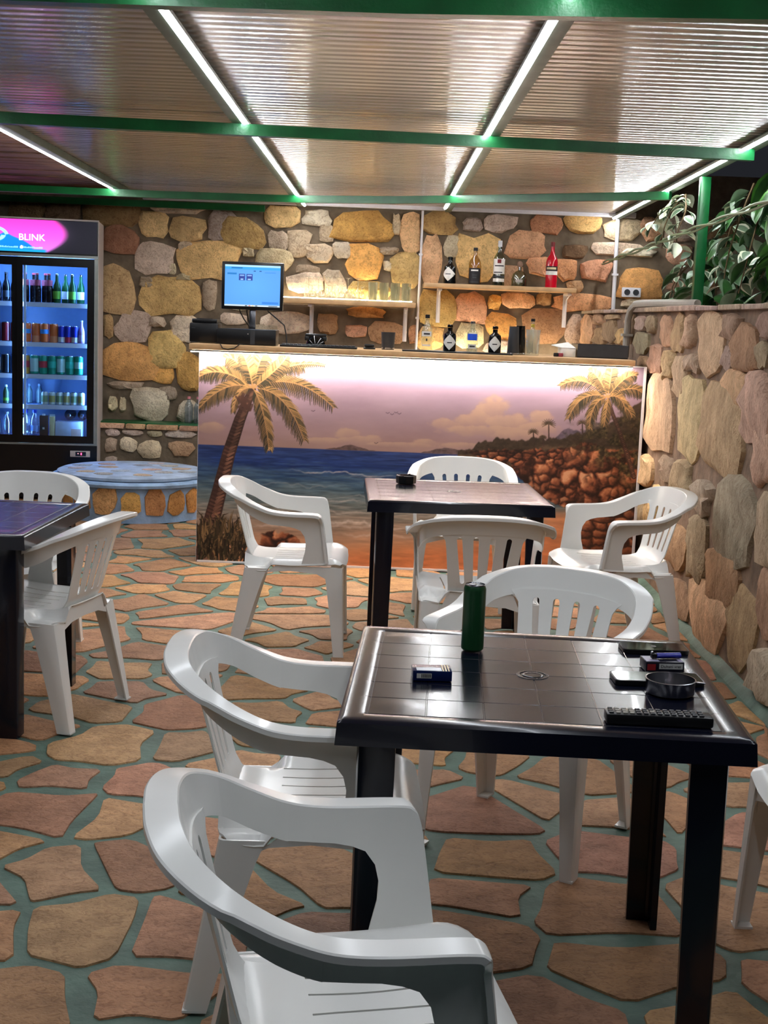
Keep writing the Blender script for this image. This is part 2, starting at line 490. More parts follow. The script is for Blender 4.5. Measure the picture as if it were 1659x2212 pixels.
# ================================================================== THE SETTING
# ------------------------------------------------------------------ floor: crazy paving
def floor():
    rg = random.Random(11)
    fl = obj('floor', MB().box(-4.2, 1.75, 1.2, 10.75, -0.12, -0.008), M['grout'], kind='structure')
    X0, X1, Y0, Y1 = -3.4, 1.5, 1.9, 10.3
    pts = []
    tries = 0
    while tries < 9000:
        tries += 1
        p = (rg.uniform(X0 - .3, X1 + .2), rg.uniform(Y0 - .3, Y1 + .3))
        d = rg.choice((0.23, 0.3, 0.34, 0.4))
        if all((p[0] - q[0]) ** 2 + ((p[1] - q[1]) * 1.12) ** 2 > min(d, q[2]) ** 2 for q in pts): pts.append((p[0], p[1], d))
    cells = []
    for i, p in enumerate(pts):
        gap = rg.uniform(0.013, 0.025)
        poly = [(p[0] - .6, p[1] - .6), (p[0] + .6, p[1] - .6), (p[0] + .6, p[1] + .6), (p[0] - .6, p[1] + .6)]
        for j, q in enumerate(pts):
            if i == j: continue
            dx, dy = q[0] - p[0], q[1] - p[1]; L = math.hypot(dx, dy)
            if L > 1.2: continue
            nx, ny = dx / L, dy / L
            lim = L * (0.5 + 0.12 * ((p[2] - q[2]) / 0.2)) - gap
            out = []
            for k in range(len(poly)):
                a = poly[k]; b = poly[(k + 1) % len(poly)]
                da = (a[0] - p[0]) * nx + (a[1] - p[1]) * ny - lim
                db = (b[0] - p[0]) * nx + (b[1] - p[1]) * ny - lim
                if da <= 0: out.append(a)
                if (da < 0) != (db < 0):
                    t = da / (da - db); out.append((a[0] + (b[0] - a[0]) * t, a[1] + (b[1] - a[1]) * t))
            poly = out
            if len(poly) < 3: break
        if len(poly) < 3: continue
        poly = [(min(max(a, X0), X1 - rg.uniform(0, .02)), min(max(b, Y0), Y1)) for a, b in poly]
        ar = abs(sum(poly[k][0] * poly[(k + 1) % len(poly)][1] - poly[(k + 1) % len(poly)][0] * poly[k][1] for k in range(len(poly)))) / 2
        if ar < 0.008: continue
        # irregular edges
        Q = []
        for k in range(len(poly)):
            a = poly[k]; b = poly[(k + 1) % len(poly)]
            L = math.hypot(b[0] - a[0], b[1] - a[1])
            Q.append(a)
            if L > 0.12:
                o = rg.uniform(-0.035, 0.008) * min(1, L / .25)
                nx, ny = (b[1] - a[1]) / L, -(b[0] - a[0]) / L
                t = rg.uniform(.35, .65)
                Q.append((a[0] + (b[0] - a[0]) * t + nx * o, a[1] + (b[1] - a[1]) * t + ny * o))
        P = chaikin(Q, 1, 0.16)
        P = [q for k, q in enumerate(P) if math.hypot(q[0] - P[k - 1][0], q[1] - P[k - 1][1]) > 0.006]
        cx = sum(a for a, b in P) / len(P); cy = sum(b for a, b in P) / len(P)
        vis = abs(cx - 0.0) < 0.30 * cy + 0.25
        cells.append((not vis, cy, cx, P))
    cells.sort(key=lambda c: (c[0], c[1]))
    pal = [(198, 152, 114), (204, 158, 116), (190, 146, 108), (200, 150, 118), (194, 152, 112), (184, 140, 106), (206, 164, 124)]
    rest = MB()
    basis = ((1, 0, 0), (0, 1, 0), (0, 0, 1))
    for k, (nv, cy, cx, P) in enumerate(cells):
        Q = [(a - cx, b - cy) for a, b in P]
        me = stone_mesh('paving_stone', Q, 0.006, rg, basis, 0.012, 0.9, 0.12)
        if k < 300 and not nv:
            o = obj('paving_stone', me, M['stone_floor'], fl, loc=(cx, cy, -0.006), color=tuple(0.86 * q for q in vary(rg.choice(pal), rg, .1)[:3]) + (1,))
        else:
            o0 = len(rest.v)
            rest.v += [(v.co.x + cx, v.co.y + cy, v.co.z - 0.006) for v in me.vertices]
            rest.f += [tuple(i + o0 for i in p.vertices) for p in me.polygons]
    if rest.v:
        obj('paving_stones_beyond', rest, M['stone_floor'], fl, kind='stuff', color=vary(pal[1], rg, .05))
    return fl
FLOOR = floor()

# ------------------------------------------------------------------ back wall: rubble stones in mortar
BACK = "-2.49 2.14 -2.05 2.32 d|-2.32 1.92 -2.05 2.14 r|-2.03 2.06 -1.81 2.25 y|-1.78 2.04 -1.52 2.22 y|-2.07 1.77 -1.76 2.02 g|-1.7 1.75 -1.25 2.03 y|-2.33 1.43 -2.08 1.81 y|-2.0 1.45 -1.55 1.74 y|-2.21 1.23 -1.94 1.47 g|-1.95 1.03 -1.66 1.31 y|-1.77 1.24 -1.56 1.44 w|-2.32 1.25 -2.24 1.44 y|-2.32 0.92 -1.88 1.2 o|-1.91 0.9 -1.75 1.04 o|-1.72 0.86 -1.54 1.14 o|-2.27 0.84 -2.0 0.9 g|-2.07 0.59 -1.79 0.85 w|-2.27 0.66 -2.2 0.77 w|-2.18 0.66 -2.13 0.77 w|-2.03 1.66 -1.92 1.74 g|-1.72 1.96 -1.6 2.03 w|-1.94 1.35 -1.82 1.43 g|-1.79 1.77 -1.74 1.86 w|-1.73 1.73 -1.62 1.78 w|-1.86 0.77 -1.72 0.87 g|-1.7 0.59 -1.54 0.76 w|-1.94 2.25 -1.54 2.32 w|-1.48 2.05 -1.28 2.28 g|-1.38 2.0 -1.06 2.24 y|-1.03 2.17 -0.76 2.33 y|-1.0 2.0 -0.85 2.14 g|-0.85 1.95 -0.67 2.15 g|-0.73 2.2 -0.52 2.32 w|-0.6 2.08 -0.49 2.21 g|-0.49 2.09 -0.02 2.32 o|-0.02 2.15 0.04 2.31 w|0.05 2.02 0.2 2.33 y|-1.09 1.83 -0.81 2.0 w|-0.7 1.91 -0.49 2.05 w|-0.48 1.95 -0.34 2.07 w|-0.38 1.79 -0.1 2.06 o|-0.12 1.99 0.03 2.05 g|-0.01 1.73 0.21 2.0 y|-1.52 1.51 -1.41 1.73 g|-1.37 1.39 -1.17 1.48 w|-1.03 1.34 -0.67 1.5 w|-0.59 1.35 -0.43 1.5 p|-0.36 1.33 -0.2 1.42 p|-0.17 1.29 0.11 1.46 p|-0.35 1.49 -0.06 1.57 o|-1.21 1.93 -1.12 2.0 w|0.14 1.3 0.22 1.44 p|-0.08 1.86 -0.01 1.94 w|0.22 2.17 0.48 2.34 y|0.23 1.78 0.38 2.15 p|0.4 1.99 0.52 2.16 w|0.51 1.81 0.82 2.17 y|0.72 2.2 0.95 2.33 g|0.91 2.01 1.2 2.21 p|1.09 2.2 1.32 2.34 r|1.36 2.22 1.62 2.36 y|1.07 1.87 1.29 2.01 q|1.31 1.84 1.46 2.01 q|1.66 2.17 1.96 2.34 w|1.58 2.05 1.98 2.16 w|1.51 1.84 1.73 2.01 q|1.35 2.02 1.53 2.12 d|0.22 1.45 0.5 1.72 y|0.51 1.48 0.76 1.72 p|0.77 1.59 0.87 1.7 o|0.88 1.61 1.14 1.73 p|1.16 1.64 1.27 1.74 y|1.3 1.6 1.75 1.74 q|0.76 1.36 1.0 1.56 o|1.06 1.34 1.4 1.6 p|0.22 1.25 0.42 1.44 y|0.52 1.28 0.74 1.47 w|1.82 1.72 2.15 1.95 o|1.96 2.18 2.12 2.35 p|2.18 2.0 2.37 2.16 p|1.81 2.05 2.08 2.11 w|1.85 1.64 2.2 1.72 g|2.2 1.79 2.37 1.87 p|-2.77 2.14 -2.52 2.3 d|-3.07 2.15 -2.79 2.32 d|-1.54 1.24 -1.39 1.39 y|-0.85 1.67 -0.55 1.82 w|-0.78 1.82 -0.59 1.89 g|-0.55 1.65 -0.38 1.85 w|-0.34 1.64 -0.03 1.77 y|0.87 1.77 1.04 1.94 p|-1.11 1.25 -0.91 1.4 g|1.41 1.35 1.55 1.57 g|1.4 1.75 1.52 1.84 p|0.54 2.2 0.69 2.3 g|2.16 2.19 2.38 2.37 g|2.4 1.76 2.62 2.12 d|2.45 2.16 2.75 2.38 d|-1.31 1.52 -1.12 1.74 w|0.77 1.24 0.99 1.35 w"
LEDGE = "-2.24 0.48 -2.12 0.54 g|-2.1 0.49 -1.93 0.54 g|-2.12 0.35 -1.98 0.48 w|-1.98 0.31 -1.78 0.46 w|-1.74 0.34 -1.52 0.46 p|-2.24 0.25 -2.13 0.32 g|-1.91 0.48 -1.78 0.54 g|-1.76 0.48 -1.51 0.55 g|-2.24 0.34 -2.14 0.47 g"
RIGHT = "10.08 1.35 10.64 1.6|9.47 1.36 10.01 1.48|9.03 1.37 9.44 1.53|8.69 1.37 9.0 1.48|8.43 1.39 8.67 1.57|8.03 1.47 8.28 1.56|7.71 1.46 7.94 1.56|7.27 1.39 7.58 1.56|6.96 1.37 7.24 1.57|6.69 1.39 6.91 1.56|6.13 1.27 6.61 1.58|5.85 1.44 6.12 1.58|5.55 1.32 5.92 1.53|5.31 1.46 5.52 1.57|5.96 1.31 6.13 1.42|5.69 1.16 6.07 1.32|5.3 1.03 5.73 1.32|7.48 1.23 7.81 1.41|7.14 1.2 7.44 1.37|6.8 1.14 7.14 1.35|6.54 1.27 6.82 1.37|7.06 0.81 7.85 1.24|6.4 0.83 6.95 1.25|5.66 0.85 6.42 1.25|5.19 0.86 5.49 1.1|7.53 0.57 7.94 0.75|6.96 0.65 7.32 0.8|6.57 0.62 6.92 0.82|6.13 0.6 6.46 0.78|5.39 0.46 6.01 0.87|5.04 0.56 5.35 0.86|6.17 0.27 6.54 0.6|6.55 0.25 6.99 0.48|5.59 0.24 6.11 0.5|5.72 -0.02 6.39 0.31|6.41 -0.06 6.93 0.21|5.25 0.06 5.71 0.43|4.96 0.29 5.25 0.56|4.96 0.04 5.26 0.25|7.57 0.34 7.98 0.54|9.6 1.5 10.06 1.6|8.96 1.54 9.57 1.6|5.38 1.34 5.54 1.45|7.9 1.33 8.33 1.46|7.85 1.22 8.22 1.32|4.66 -0.05 4.96 0.32|4.65 0.57 4.98 0.92|4.76 0.98 5.23 1.34|4.9 1.35 5.24 1.56|7.26 0.4 7.47 0.61|7.46 0.38 7.57 0.57"
def back_wall():
    rg = random.Random(3)
    w = obj('wall_back', MB().box(-4.2, 3.2, 10.7, 10.95, -0.1, 2.7), M['mortar'], kind='structure')
    B = ((1, 0, 0), (0, 0, 1), (0, -1, 0))
    for t in BACK.split('|'):
        x0, z0, x1, z1, c = t.split(); x0, z0, x1, z1 = map(float, (x0, z0, x1, z1))
        P = stone_poly((x1 - x0) * 1.16, (z1 - z0) * 1.16, rg, 12, 4.5, .11, .2)
        me = stone_mesh('rubble_stone', P, rg.uniform(0.022, 0.045), rg, B, 0.012, 0.8, 0.45)
        obj('rubble_stone', me, M['stone_back'], w, loc=((x0 + x1) / 2, 10.70, (z0 + z1) / 2), color=vary(STONE_COL[c], rg))
    # low ledge with green painted coping between fridge and bar
    l = obj('wall_ledge', MB().box(-2.30, -1.3, 10.42, 10.7, -0.05, 0.555), M['mortar'], kind='structure')
    for t in LEDGE.split('|'):
        x0, z0, x1, z1, c = t.split(); x0, z0, x1, z1 = map(float, (x0, z0, x1, z1))
        P = stone_poly((x1 - x0) * 1.05, (z1 - z0) * 1.05, rg)
        me = stone_mesh('rubble_stone', P, 0.02, rg, B, 0.012, 0.8, 0.3)
        obj('rubble_stone', me, M['stone_back'], l, loc=((x0 + x1) / 2, 10.42, (z0 + z1) / 2), color=vary(STONE_COL[c], rg))
    for x0, x1 in ((-2.29, -2.085), (-2.07, -1.92), (-1.905, -1.66), (-1.645, -1.5), (-1.49, -1.31)):
        obj('coping_stone', MB().box(x0, x1, 10.385, 10.45, 0.545, 0.583, 0.006), M['stone_back'], l, color=vary(STONE_COL['p'], rg))
    obj('green_coping', MB().box(-2.30, -1.3, 10.44, 10.70, 0.556, 0.592, 0.005), M['green_paint'], l)
    return w
back_wall()

def right_wall():
    rg = random.Random(5)
    w = obj('wall_right', MB().box(1.545, 1.90, 2.6, 10.7, -0.1, 1.585), M['mortar_r'], kind='structure')
    B = ((0, -1, 0), (0, 0, 1), (-1, 0, 0))
    pal = [(206, 176, 142), (192, 172, 144), (212, 176, 134), (206, 176, 156), (190, 174, 150), (216, 188, 146), (198, 166, 136)]
    for t in RIGHT.split('|'):
        y0, z0, y1, z1 = map(float, t.split())
        z0 = max(z0, 0.01); z1 = min(z1, 1.575)
        P = stone_poly((y1 - y0) * 1.1, (z1 - z0) * 1.1, rg, 13, 4.2, 0.11, .3)
        me = stone_mesh('slab_stone', P, rg.uniform(0.018, 0.04), rg, B, 0.012, 0.84, 0.5)
        obj('slab_stone', me, M['stone_right'], w, loc=(1.545, (y0 + y1) / 2, (z0 + z1) / 2), color=vary(rg.choice(pal), rg, .14))
    y = 4.7
    while y > 2.7:
        z = 0.02
        while z < 1.45:
            h = rg.uniform(.3, .55); h = min(h, 1.56 - z); wd = rg.uniform(.22, .4)
            P = stone_poly(.34, h * .94, rg, 12, 2.8, 0.1)
            me = stone_mesh('slab_stone', P, 0.025, rg, B, 0.012, 0.82, 0.35)
            obj('slab_stone', me, M['stone_right'], w, loc=(1.545, y - .2, z + h / 2), color=vary(rg.choice(pal), rg, .14))
            z += h
        y -= 0.37
    # thin capping slabs along the top
    y = 2.62
    while y < 10.6:
        L = rg.uniform(.35, .7); L = min(L, 10.69 - y)
        obj('capping_slab', MB().box(1.505 + rg.uniform(-.01, .01), 1.91, y, y + L - .008, 1.583, 1.606 + rg.uniform(-.004, .004), 0.004), M['stone_right'], w, color=vary((190, 170, 150), rg, .08))
        y += L
    # painted grout fillet at the foot of the wall
    obj('grout_fillet', MB().loft([[(1.50, yy, -.008), (1.545, yy, -.008), (1.545, yy, .03), (1.52, yy, .018)] for yy in (2.6, 10.6)]), M['grout'], w)
    return w
right_wall()

# ------------------------------------------------------------------ roof: beams, rafters, ribbed sheets
def beam(n, pts, w, z0, z1, m):
    secs = []
    pts = [Vector((a, b, 0)) for a, b in pts]
    for i, p in enumerate(pts):
        t = (pts[min(i + 1, len(pts) - 1)] - pts[max(i - 1, 0)]).normalized()
        nn = Vector((-t.y, t.x, 0)) * w / 2
        secs.append([(p.x - nn.x, p.y - nn.y, z0), (p.x + nn.x, p.y + nn.y, z0), (p.x + nn.x, p.y + nn.y, z1), (p.x - nn.x, p.y - nn.y, z1)])
    return obj('trim_%d' % n, MB().loft(secs), m, kind='structure')
beam(1, [(-2.1, 3.66), (0, 3.62), (1.7, 3.45)], 0.05, 2.275, 2.33, M['green_paint'])
beam(2, [(-2.6, 5.99), (1.66, 6.345)], 0.05, 2.28, 2.33, M['green_paint'])
beam(3, [(-4.0, 9.55), (-1.73, 9.70), (-.7, 9.63), (.0, 9.40), (.45, 9.15), (1.70, 8.37)], 0.05, 2.28, 2.33, M['green_paint'])
beam(4, [(-4.0, 10.50), (-1.03, 10.60)], 0.04, 2.28, 2.33, M['green_paint'])
RAF = [((-1.714, -.8), (-2.02, 10.15)), ((-.704, -.8), (-.748, 10.6)), ((.493, -.8), (.412, 10.6)), ((1.507, -.8), (1.76, 10.66))]
for k, (a, b) in enumerate(RAF):
    beam(5 + k, [a, b], 0.045, 2.332, 2.372, M['rafter'])
beam(9, [(-2.0, 10.655), (1.9, 10.655)], 0.05, 2.345, 2.385, M['white_paint'])

def roof():
    c = obj('ceiling', MB().box(-2.04, 1.80, -0.8, 10.7, 2.394, 2.40), M['sheet'], kind='structure')
    ys = [-0.8, 3.56, 6.1, 9.3, 10.69]
    def xr(k, y):
        (ax, ay), (bx, by) = RAF[k]; return ax + (bx - ax) * (y - ay) / (by - ay)
    for k in range(3):
        for j in range(4):
            y0, y1 = ys[j] + .004, ys[j + 1] - .004
            s = MB()
            v = [(xr(k, y0) + .004, y0, 2.374), (xr(k + 1, y0) - .004, y0, 2.374), (xr(k + 1, y1) - .004, y1, 2.374), (xr(k, y1) + .004, y1, 2.374)]
            v += [(a, b, 2.39) for a, b, _ in v]
            s.add(v, [(0, 3, 2, 1), (4, 5, 6, 7), (0, 1, 5, 4), (1, 2, 6, 5), (2, 3, 7, 6), (3, 0, 4, 7)])
            obj('roof_sheet', s, M['sheet'], c)
    # brown plank ceiling left of the sheets
    p = obj('ceiling_planked', MB().box(-4.2, -2.02, 5.2, 10.7, 2.41, 2.43), M['brown_wood'], kind='structure')
    y = 5.2
    while y < 10.65:
        obj('plank', MB().box(-4.2, -2.03, y, min(10.69, y + .135), 2.385 + rng.uniform(0, .008), 2.409, .003), M['brown_wood'], p)
        y += .14
roof()

def led(name, a, b, z, w, h, m, label, side, group='white light strips under the roof'):
    """light strip: metal channel with a glowing diffuser proud of its lower side"""
    a = Vector((a[0], a[1], z)); b = Vector((b[0], b[1], z)); d = b - a; L = d.length
    e = empty(name, a, label, 'light strip', group, math.atan2(d.y, d.x))
    obj('channel', MB().box(0, L, -w * .62, w * .62, 0.0, h), M['alu'], e)
    s = MB()
    if side == 0:
        obj('diffuser', s.box(.002, L - .002, -w * .5, w * .5, -.003, -.0002), m, e)
        return e
    if side == 2:
        secs = [[(x, w * .5 * math.cos(t), h + h * .9 * math.sin(t)) for t in [PI * i / 8 for i in range(9)]] for x in (.002, L - .002)]
        obj('diffuser', s.loft(secs), m, e)
        return e
    secs = []
    for x in (0.002, L - .002):
        secs.append([(x, w * .5 * math.cos(t), -h * .9 * math.sin(t)) for t in [PI * i / 8 for i in range(9)]])
    s.loft(secs)
    obj('diffuser', s, m, e)
    return e
def off(k, dx):
    (ax, ay), (bx, by) = RAF[k]; return (ax + dx, ay), (bx + dx, by)
def seg(k, dx, y0, y1):
    (ax, ay), (bx, by) = RAF[k]
    f = lambda y: (ax + (bx - ax) * (y - ay) / (by - ay) + dx, y)
    return f(y0), f(y1)
for k, dx, y1, lb in ((0, -.036, 9.66, 'the leftmost rafter above the fridge'), (1, .036, 10.52, 'the rafter above the monitor'),
                      (2, -.036, 10.30, 'the rafter above the shelf of bottles'), (3, -.036, 10.62, 'the roof edge above the plants')):
    a, b = seg(k, dx, 0.6, 6.16)
    led('light_strip', a, b, 2.338, 0.022, 0.012, M['led'], 'near half of the white light strip on ' + lb, 1)
    a, b = seg(k, dx, 6.17, y1)
    led('light_strip', a, b, 2.338, 0.022, 0.012, M['led_far'], 'far half of the white light strip on ' + lb, 1)

# ================================================================== WHITE MONOBLOC ARMCHAIRS
def catmull(P, per=6):
    out = []
    P = [Vector(p) for p in P]
    for i in range(len(P) - 1):
        p0 = P[max(i - 1, 0)]; p1 = P[i]; p2 = P[i + 1]; p3 = P[min(i + 2, len(P) - 1)]
        if i == 0: p0 = p1 * 2 - p2
        for k in range(per):
            t = k / per
            out.append(0.5 * ((2 * p1) + (p2 - p0) * t + (2 * p0 - 5 * p1 + 4 * p2 - p3) * t * t + (3 * p1 - p0 - 3 * p2 + p3) * t ** 3))
    out.append(P[-1]); return out

def chair_meshes():
    LEAN = 0.27
    # right half of the rim: top of the back, round the side, along the arm, down the front post
    C = [(0, -.285, .752), (.085, -.281, .750), (.165, -.262, .739), (.222, -.216, .712), (.243, -.155, .678), (.247, -.092, .652), (.247, -.02, .642), (.247, .10, .640), (.247, .130, .633), (.246, .143, .61), (.242, .152, .56), (.234, .172, .42)]
    path = catmull(C, 6)
    half = [p for p in path if p.x <= 0.176 and p.y < -.2]
    xs = [p.x for p in half]; ysr = [p.y for p in half]; zsr = [p.z for p in half]
    yr = lambda x: float(np.interp(abs(x), xs, ysr))
    zr = lambda x: float(np.interp(abs(x), xs, zsr))
    n_back = 3 * 6        # samples that belong to the backrest part
    n_web = 5 * 6
    T = []
    for i, p in enumerate(path):
        t = path[min(i + 1, len(path) - 1)] - path[max(i - 1, 0)]
        if i == 0: t = Vector((1, 0, 0))
        T.append(t.normalized())
    # outward direction: horizontal normal, swinging from -y at the back to +x at the arm
    N = []
    for i, t in enumerate(T):
        if i < 7 * 6:
            n = Vector((t.y, -t.x, 0)).normalized()
        else: n = Vector((1, 0, 0))
        N.append(n)
    Bv = []
    for t, n in zip(T, N):
        b = n.cross(t).normalized()
        if b.z < -0.2 or (abs(b.z) < .5 and b.y < 0): b = -b
        Bv.append(b)
    def flange_w(i):
        f = i / (len(path) - 1)
        if f < .3: return .054
        if f < .75: return .05
        return .05 + (.016 - .05) * min(1, (f - .75) / .12)
    def sec(i, sx):
        p, n, b, w = path[i], N[i], Bv[i], flange_w(i)
        prof = [(0, -.012), (.0, -.003), (.0025, .0), (w * .5, -.0005), (w - .003, -.002), (w, -.0045), (w, -.015), (w - .004, -.015), (w - .006, -.008), (w * .5, -.0055), (.008, -.006), (.0045, -.012)]
        out = [p + n * a + b * c for a, c in prof]
        return [Vector((q.x * sx, q.y, q.z)) for q in out]
    def webh(i):
        return float(np.interp(i, [0, 12, 18, 24, 30], [.078, .075, .068, .066, .066]))
    def webdir(i):
        k = float(np.interp(i, [12, 24], [0, 1]))
        d = Vector((0, LEAN, -1)) * (1 - k) + Vector((-.06, 0, -1)) * k
        return d / abs(d.z)
    def websec(i, sx):
        p, n = path[i], N[i]; d = webdir(i); h = webh(i)
        o = [p + d * (h * k / 4) - n * 0 + Vector((0, 0, -.004)) for k in range(5)]
        q = [a + n * .0042 for a in reversed(o)]
        return [Vector((a.x * sx, a.y, a.z)) for a in o + q]
    def sweep(fn, idx):
        s = MB()
        s.loft([fn(i, sx) for i, sx in idx]); return s
    out = {}
    # backrest: rim + band + slatted panel
    idx = [(i, -1) for i in range(n_back, 0, -1)] + [(i, 1) for i in range(0, n_back + 1)]
    bk = MB(); bk.loft([sec(i, sx) for i, sx in idx]); bk.loft([websec(i, sx) for i, sx in idx])
    def hw(d): return float(np.interp(d, [.05, .065, .078, .10, .14, .25, .335], [.185, .176, .162, .151, .145, .135, .128]))
    ds = [.062, .068, .076, .086, .10, .13, .18, .23, .29, .338]
    outer = [(hw(d), d) for d in ds] + [(-hw(d), d) for d in reversed(ds)]
    holes = []
    for f in (-.62, -.21, .21, .62):
        L = []
        for d0, d1 in ((.088, .282),):
            for k in range(7):
                a = PI * k / 6
                L.append((f * hw(d0) + .0105 * math.cos(PI + a), d0 + .0105 - .0105 * math.sin(a)))
            for k in range(7):
                a = PI * k / 6
                L.append((f * hw(d1) * .93 + .0085 * math.cos(a), d1 - .0085 + .0085 * math.sin(a)))
        holes.append(L)
    def bmap(x, d):
        y = yr(x) + LEAN * d
        if d > .275: y += ((d - .275) / .062) ** 2 * .022
        return (x, y, zr(x) - d - .004)
    pm = panel('slats', outer, holes, bmap, -.0042, .022)
    bk.add([v.co for v in pm.vertices], [tuple(p.vertices) for p in pm.polygons])
    out['backrest'] = fix(bk.me('backrest', 28))
    # armrests
    for sx, nm in ((1, 'armrest_a'), (-1, 'armrest_b')):
        s = MB()
        s.loft([sec(i, sx) for i in range(n_back, len(path))])
        s.loft([websec(i, sx) for i in range(n_back, n_web + 1)])
        top = [(p.y, p.z - .003) for p in path[n_web:]]
        post = [(.165, .405), (.052, .405), (.058, .43), (.068, .47), (.070, .505), (.063, .535), (.045, .560), (.02, .570), (-.01, .576), (-.05, .579), (path[n_web].y, path[n_web].z - .069)]
        pm = panel('post', top + post, [], lambda y, z: (sx * (.247 - max(0, .640 - z) * .06), y, z), -.0042 * sx, .026)
        s.add([v.co for v in pm.vertices], [tuple(p.vertices) for p in pm.polygons])
        out[nm] = fix(s.me('armrest', 28))
    # seat
    half = [(.0, -.206), (.10, -.205), (.165, -.203), (.205, -.196), (.228, -.178), (.238, -.14), (.241, -.08), (.243, .0), (.243, .10), (.243, .18), (.234, .222), (.205, .242), (.12, .248), (0, .25)]
    outer = half + [(-a, b) for a, b in reversed(half[1:-1])]
    holes = []
    for f in (-.135, -.081, -.027, .027, .081, .135):
        L = []
        c = lambda y: f * (1 + .35 * (y - .02)) + .012 * (1 if f > 0 else -1) * ((y - .03) / .11) ** 2 * .4
        for k in range(6):
            y = -.075 + .2 * k / 5; L.append((c(y) - .0028, y))
        for k in range(6):
            y = .125 - .2 * k / 5; L.append((c(y) + .0028, y))
        holes.append(L)
    def smap(x, y):
        z = .412 + .016 * min(1.3, abs(x) / .22) ** 3 + .012 * max(0, (y + .02) / .2) ** 2
        if y > .165: z -= ((y - .165) / .085) ** 2 * .045
        k = min(1, max(0, (abs(x) - .132) / .03)) * min(1, max(0, (-.075 - y) / .03))      # sunken rear corners beside the back panel
        z -= .034 * k * k * (3 - 2 * k)
        if y < -.12: z += ((-.12 - y) / .085) ** 2 * .022 * (1 - k)
        if abs(x) > .205: z -= ((abs(x) - .205) / .038) ** 2 * .03
        return (x, y, z)
    st = MB(); pm = panel('seatpan', outer, holes, smap, .0045, .019)
    st.add([v.co for v in pm.vertices], [tuple(p.vertices) for p in pm.polygons])
    out['seat'] = fix(st.me('seat', 38))
    # aprons under the seat edge
    ap = MB()
    for sx in (1, -1):
        pl = [(-.165, .372), (-.09, .376), (-.06, .400), (.21, .400), (.21, .30), (.185, .335), (.12, .368), (0, .378), (-.09, .37), (-.145, .345), (-.165, .31)]
        pm = panel('a', pl, [], lambda y, z: (sx * (.232 + (.40 - z) * .02), y, z), .004 * sx, .03)
        ap.add([v.co for v in pm.vertices], [tuple(p.vertices) for p in pm.polygons])
    for yy, wv, sgn in ((.231, .205, 1), (-.196, .205, -1)):
        pl = [(-wv, .392), (wv, .392), (wv, .31), (wv * .86, .35), (wv * .5, .372), (0, .377), (-wv * .5, .372), (-wv * .86, .35), (-wv, .31)]
        if sgn < 0: pl = [(-wv, .372), (-.15, .374), (-.13, .425), (.13, .425), (.15, .374), (wv, .372)] + [(a, b - .002) for a, b in pl[2:]]
        pm = panel('b', pl, [], lambda x, z: (x, yy + sgn * ((.392 - z) * .03), z), -.004 * sgn, .03)
        ap.add([v.co for v in pm.vertices], [tuple(p.vertices) for p in pm.polygons])
    out['apron'] = fix(ap.me('apron', 38))
    # legs: tapering angle sections with a small foot pad
    def leg(sx, sy, top, bot, wt, wb, zt=.398):
        secs = []
        for k in range(8):
            t = k / 7; z = zt * (1 - t)
            cx = top[0] + (bot[0] - top[0]) * t; cy = top[1] + (bot[1] - top[1]) * t
            wx = wt[0] + (wb[0] - wt[0]) * (t ** .7); wy = wt[1] + (wb[1] - wt[1]) * (t ** .7)
            th = .0055; r = .012
            L = [(0, -wy), (0, -wy * .5), (0, -r), (-r * .3, -r * .3), (-r, 0), (-wx * .5, 0), (-wx, 0), (-wx, -th), (-wx * .5, -th), (-r - .001, -th), (-th - .001, -r), (-th, -wy * .5), (-th, -wy)]
            secs.append([Vector((sx * (cx + a), sy * (cy + b), z)) for a, b in L])
        s = MB(); s.loft(secs)
        cx, cy = bot; wx, wy = wb
        s.box(min(sx * cx, sx * (cx - wx)), max(sx * cx, sx * (cx - wx)), min(sy * cy, sy * (cy - wy)), max(sy * cy, sy * (cy - wy)), 0, .006)
        return fix(s.me('leg', 40))
    out['legs'] = [leg(1, 1, (.236, .236), (.243, .25), (.062, .088), (.036, .046)), leg(-1, 1, (.236, .236), (.243, .25), (.062, .088), (.036, .046)),
                   leg(1, -1, (.236, .196), (.246, .265), (.075, .10), (.038, .052), .386), leg(-1, -1, (.236, .196), (.246, .265), (.075, .10), (.038, .052), .386)]
    return out
CH = chair_meshes()
for k, v in CH.items():
    for me in (v if isinstance(v, list) else [v]): me.materials.append(M['white_plastic'])
def chair(x, y, deg, label):
    e = empty('plastic_armchair', (x, y, 0), label, 'chair', 'white plastic armchairs', math.radians(deg))
    obj('seat', CH['seat'], None, e); obj('backrest', CH['backrest'], None, e); obj('apron', CH['apron'], None, e)
    obj('armrest', CH['armrest_a'], None, e); obj('armrest', CH['armrest_b'], None, e)
    for l in CH['legs']: obj('leg', l, None, e)
    return e
chair(-.012, 1.95, -80, 'nearest white plastic armchair, seat and arms filling the bottom of the picture')
chair(-.135, 2.88, -88, 'white plastic armchair at the left side of the front table, behind the nearest chair')
chair(.445, 3.69, 152, 'white plastic armchair on the far side of the front table, behind the green can')
chair(1.175, 2.925, 91, 'white plastic armchair cut off by the right picture edge, only one leg showing')
chair(-.405, 5.885, -90, 'white plastic armchair left of the middle table, side view before the painted sea')
chair(.41, 6.90, 178, 'white plastic armchair on the far side of the middle table, against the bar')
chair(.39, 5.29, 1, 'white plastic armchair on the near side of the middle table, its back to us')
chair(1.075, 6.03, 104, 'white plastic armchair right of the middle table, beside the stone side wall')
chair(-1.58, 5.53, 180, 'white plastic armchair behind the left table, only its back rising over the top')
chair(-1.265, 4.74, 76, 'white plastic armchair at the right side of the left table')
chair(-1.56, 4.09, 8, 'white plastic armchair on the near side of the left table, mostly beyond the left edge')

